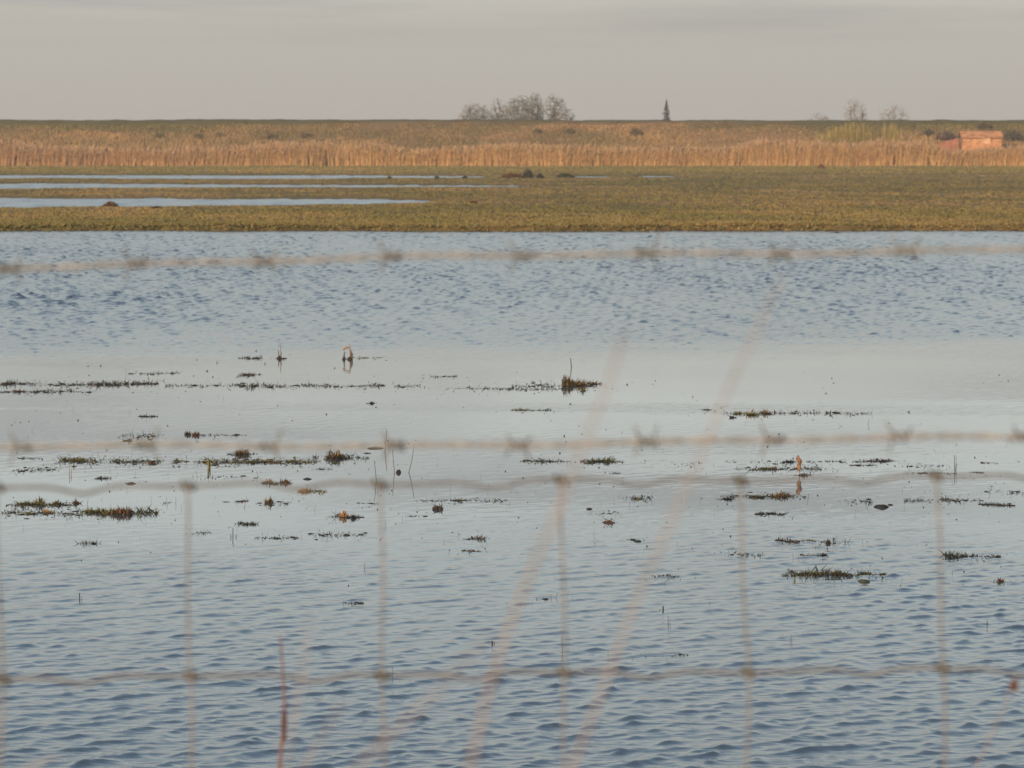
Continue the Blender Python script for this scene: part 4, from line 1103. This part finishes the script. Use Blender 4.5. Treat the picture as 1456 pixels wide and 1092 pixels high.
# ------------------------------------------------------------------ dead grass stems in front of the fence
M_stem = mat('dead_grass_stem', (0.37, 0.285, 0.235), rough=0.7, noise=25)
M_sheath = mat('red_brown_sheath', (0.13, 0.06, 0.055), rough=0.7, noise=40)
def stem(pts, y, r, label, sheath=None, head=None, material=None, y_top=None):
    """pts: pixels from the lower end to the tip; the stem then runs on down to the ground"""
    P = [at_y(px, py, y + ((y_top or y) - y) * i / (len(pts) - 1)) for i, (px, py) in enumerate(pts)]
    d = P[0] - P[1]; d = d / abs(d[2])
    gz0 = float(ground_z(np.array([P[0][0]]), np.array([y]))[0])
    drop = P[0][2] - gz0
    low = [P[0] + np.array([d[0] * drop * f * (1 - 0.45 * f), d[1] * drop * f * 0.2, -drop * f]) for f in (1.03, 0.75, 0.5, 0.25)]
    allp = np.array(low + P)
    t = np.linspace(0, 1, len(allp)); tt = np.linspace(0, 1, 48)
    sm = np.stack([np.interp(tt, t, allp[:, k]) for k in range(3)], 1)
    for _ in range(3):
        sm[1:-1] = 0.25 * sm[:-2] + 0.5 * sm[1:-1] + 0.25 * sm[2:]
    base = sm[0].copy()
    o = empty('grass_stem', base, label, 'grass stem', 'dead grass stems in front of the wires')
    mb = MB(); mb.tube(sm - base, r * (1.0 - 0.62 * tt), (0.5, 0.33, 0.26), 8); mb.build('stalk', material or M_stem, o, smooth_it=True)
    if sheath:
        a, b, rr = sheath
        q = np.array([at_y(*a, y), at_y(*b, y)])
        ss = np.linspace(0, 1, 8)
        mb = MB(); mb.tube(q[0] + (q[1] - q[0]) * ss[:, None] - base, rr * np.array([0.74, 0.8, 0.86, 0.92, 1, 1, 0.9, 0.55]), (0.2, 0.07, 0.05), 8); mb.build('sheath', M_sheath, o, smooth_it=True)
    if head:
        q = at_y(*head[:2], y_top or y) - base
        mb = MB(); mb.blob(q, (head[2] * (y_top or y) / F,) * 2 + (head[2] * 1.3 * (y_top or y) / F,), (0.13, 0.055, 0.045), seed=3, rough=0.5); 
        n = 30; a_ = RNG.random(n) * 6.28
        b = np.tile(q, (n, 1)); dd = np.stack([np.cos(a_), np.sin(a_), RNG.normal(0.3, 0.6, n)], 1) * head[2] * 1.3 * y / F
        mb.blades(b, b + dd, 0.0012, jitter_col(np.tile([0.14, 0.06, 0.05], (n, 1)), 0.4)); mb.build('seed_head', M_weed, o)
    return o
stem([(668, 1092), (700, 960), (742, 840), (797, 720), (838, 610), (866, 545), (888, 470)], 1.65, 0.00135, 'thickest pale grass stem rising from the bottom centre and leaning right')
stem([(812, 1092), (858, 980), (905, 850), (960, 730), (1000, 640), (1050, 520), (1090, 440), (1112, 395)], 1.8, 0.00115, 'longest pale grass stem, right of the thickest one, reaching toward the upper wire')
stem([(506, 1092), (560, 1040), (620, 985), (665, 935), (700, 895)], 1.6, 0.0010, 'faint grass stem slanting low across the second wire stay')
stem([(397, 1092), (401, 1050), (405, 1012), (403, 970), (399, 905)], 4.3, 0.0026, 'sharpest grass stem with a dark red sheath at the bottom left', sheath=((403.2, 1056), (404.2, 1008), 0.0031), material=mat('red_grass_stem', (0.26, 0.12, 0.10), rough=0.7, noise=25))
stem([(432, 1092), (450, 1060), (468, 1030), (487, 995)], 2.0, 0.0009, 'short faint stem slanting right of the dark red sheathed one')
stem([(420, 1010), (430, 960), (437, 915), (443, 868)], 1.9, 0.0008, 'faint upright stem just right of the dark red sheathed one')
stem([(1388, 1092), (1405, 1055), (1424, 1015), (1438, 975)], 3.4, 0.0012, 'stem ending in a small red brown seed head at the right edge', head=(1441, 974, 6.5))
stem([(40, 1092), (62, 1082), (84, 1076)], 2.6, 0.0012, 'stem tip just showing at the bottom left corner')

# rough grass on the near bank under the fence
mb = MB()
n = 9000
bx = RNG.uniform(-5, 5, n); by = RNG.uniform(0.6, 6.6, n); bz = ground_z(bx, by)
b = np.stack([bx, by, bz - 0.01], 1)
hmx = np.clip(1.75 - 0.1624 * by - bz - 0.15, 0.04, 0.35)
hb = hmx * (0.3 + 0.7 * RNG.random(n))
mb.blades(b, b + np.stack([RNG.normal(0.05, 0.06, n), RNG.normal(0, 0.06, n), hb], 1), 0.006, jitter_col(np.array([0.16, 0.14, 0.05])[None] * np.ones((n, 1)), 0.4))
tag(mb.build('bank_grass', M_blade), 'rough grass on the near bank at the foot of the fence', 'grass', kind='stuff')

# ------------------------------------------------------------------ winter haze over the whole marsh
hz = bpy.data.materials.new('winter_haze'); hz.use_nodes = True
t = hz.node_tree; t.nodes.clear()
pv = N(t, 'ShaderNodeVolumePrincipled'); ot = N(t, 'ShaderNodeOutputMaterial')
pv.inputs['Color'].default_value = (0.88, 0.90, 0.90, 1); pv.inputs['Density'].default_value = 0.00042
t.links.new(pv.outputs[0], ot.inputs['Volume'])
mb = MB(); box(mb, (-29500, -420, -1.6), (29500, 2450, 10.5), (1, 1, 1))
tag(mb.build('haze', hz), 'thin pale winter haze lying over the marsh', 'haze', kind='stuff')
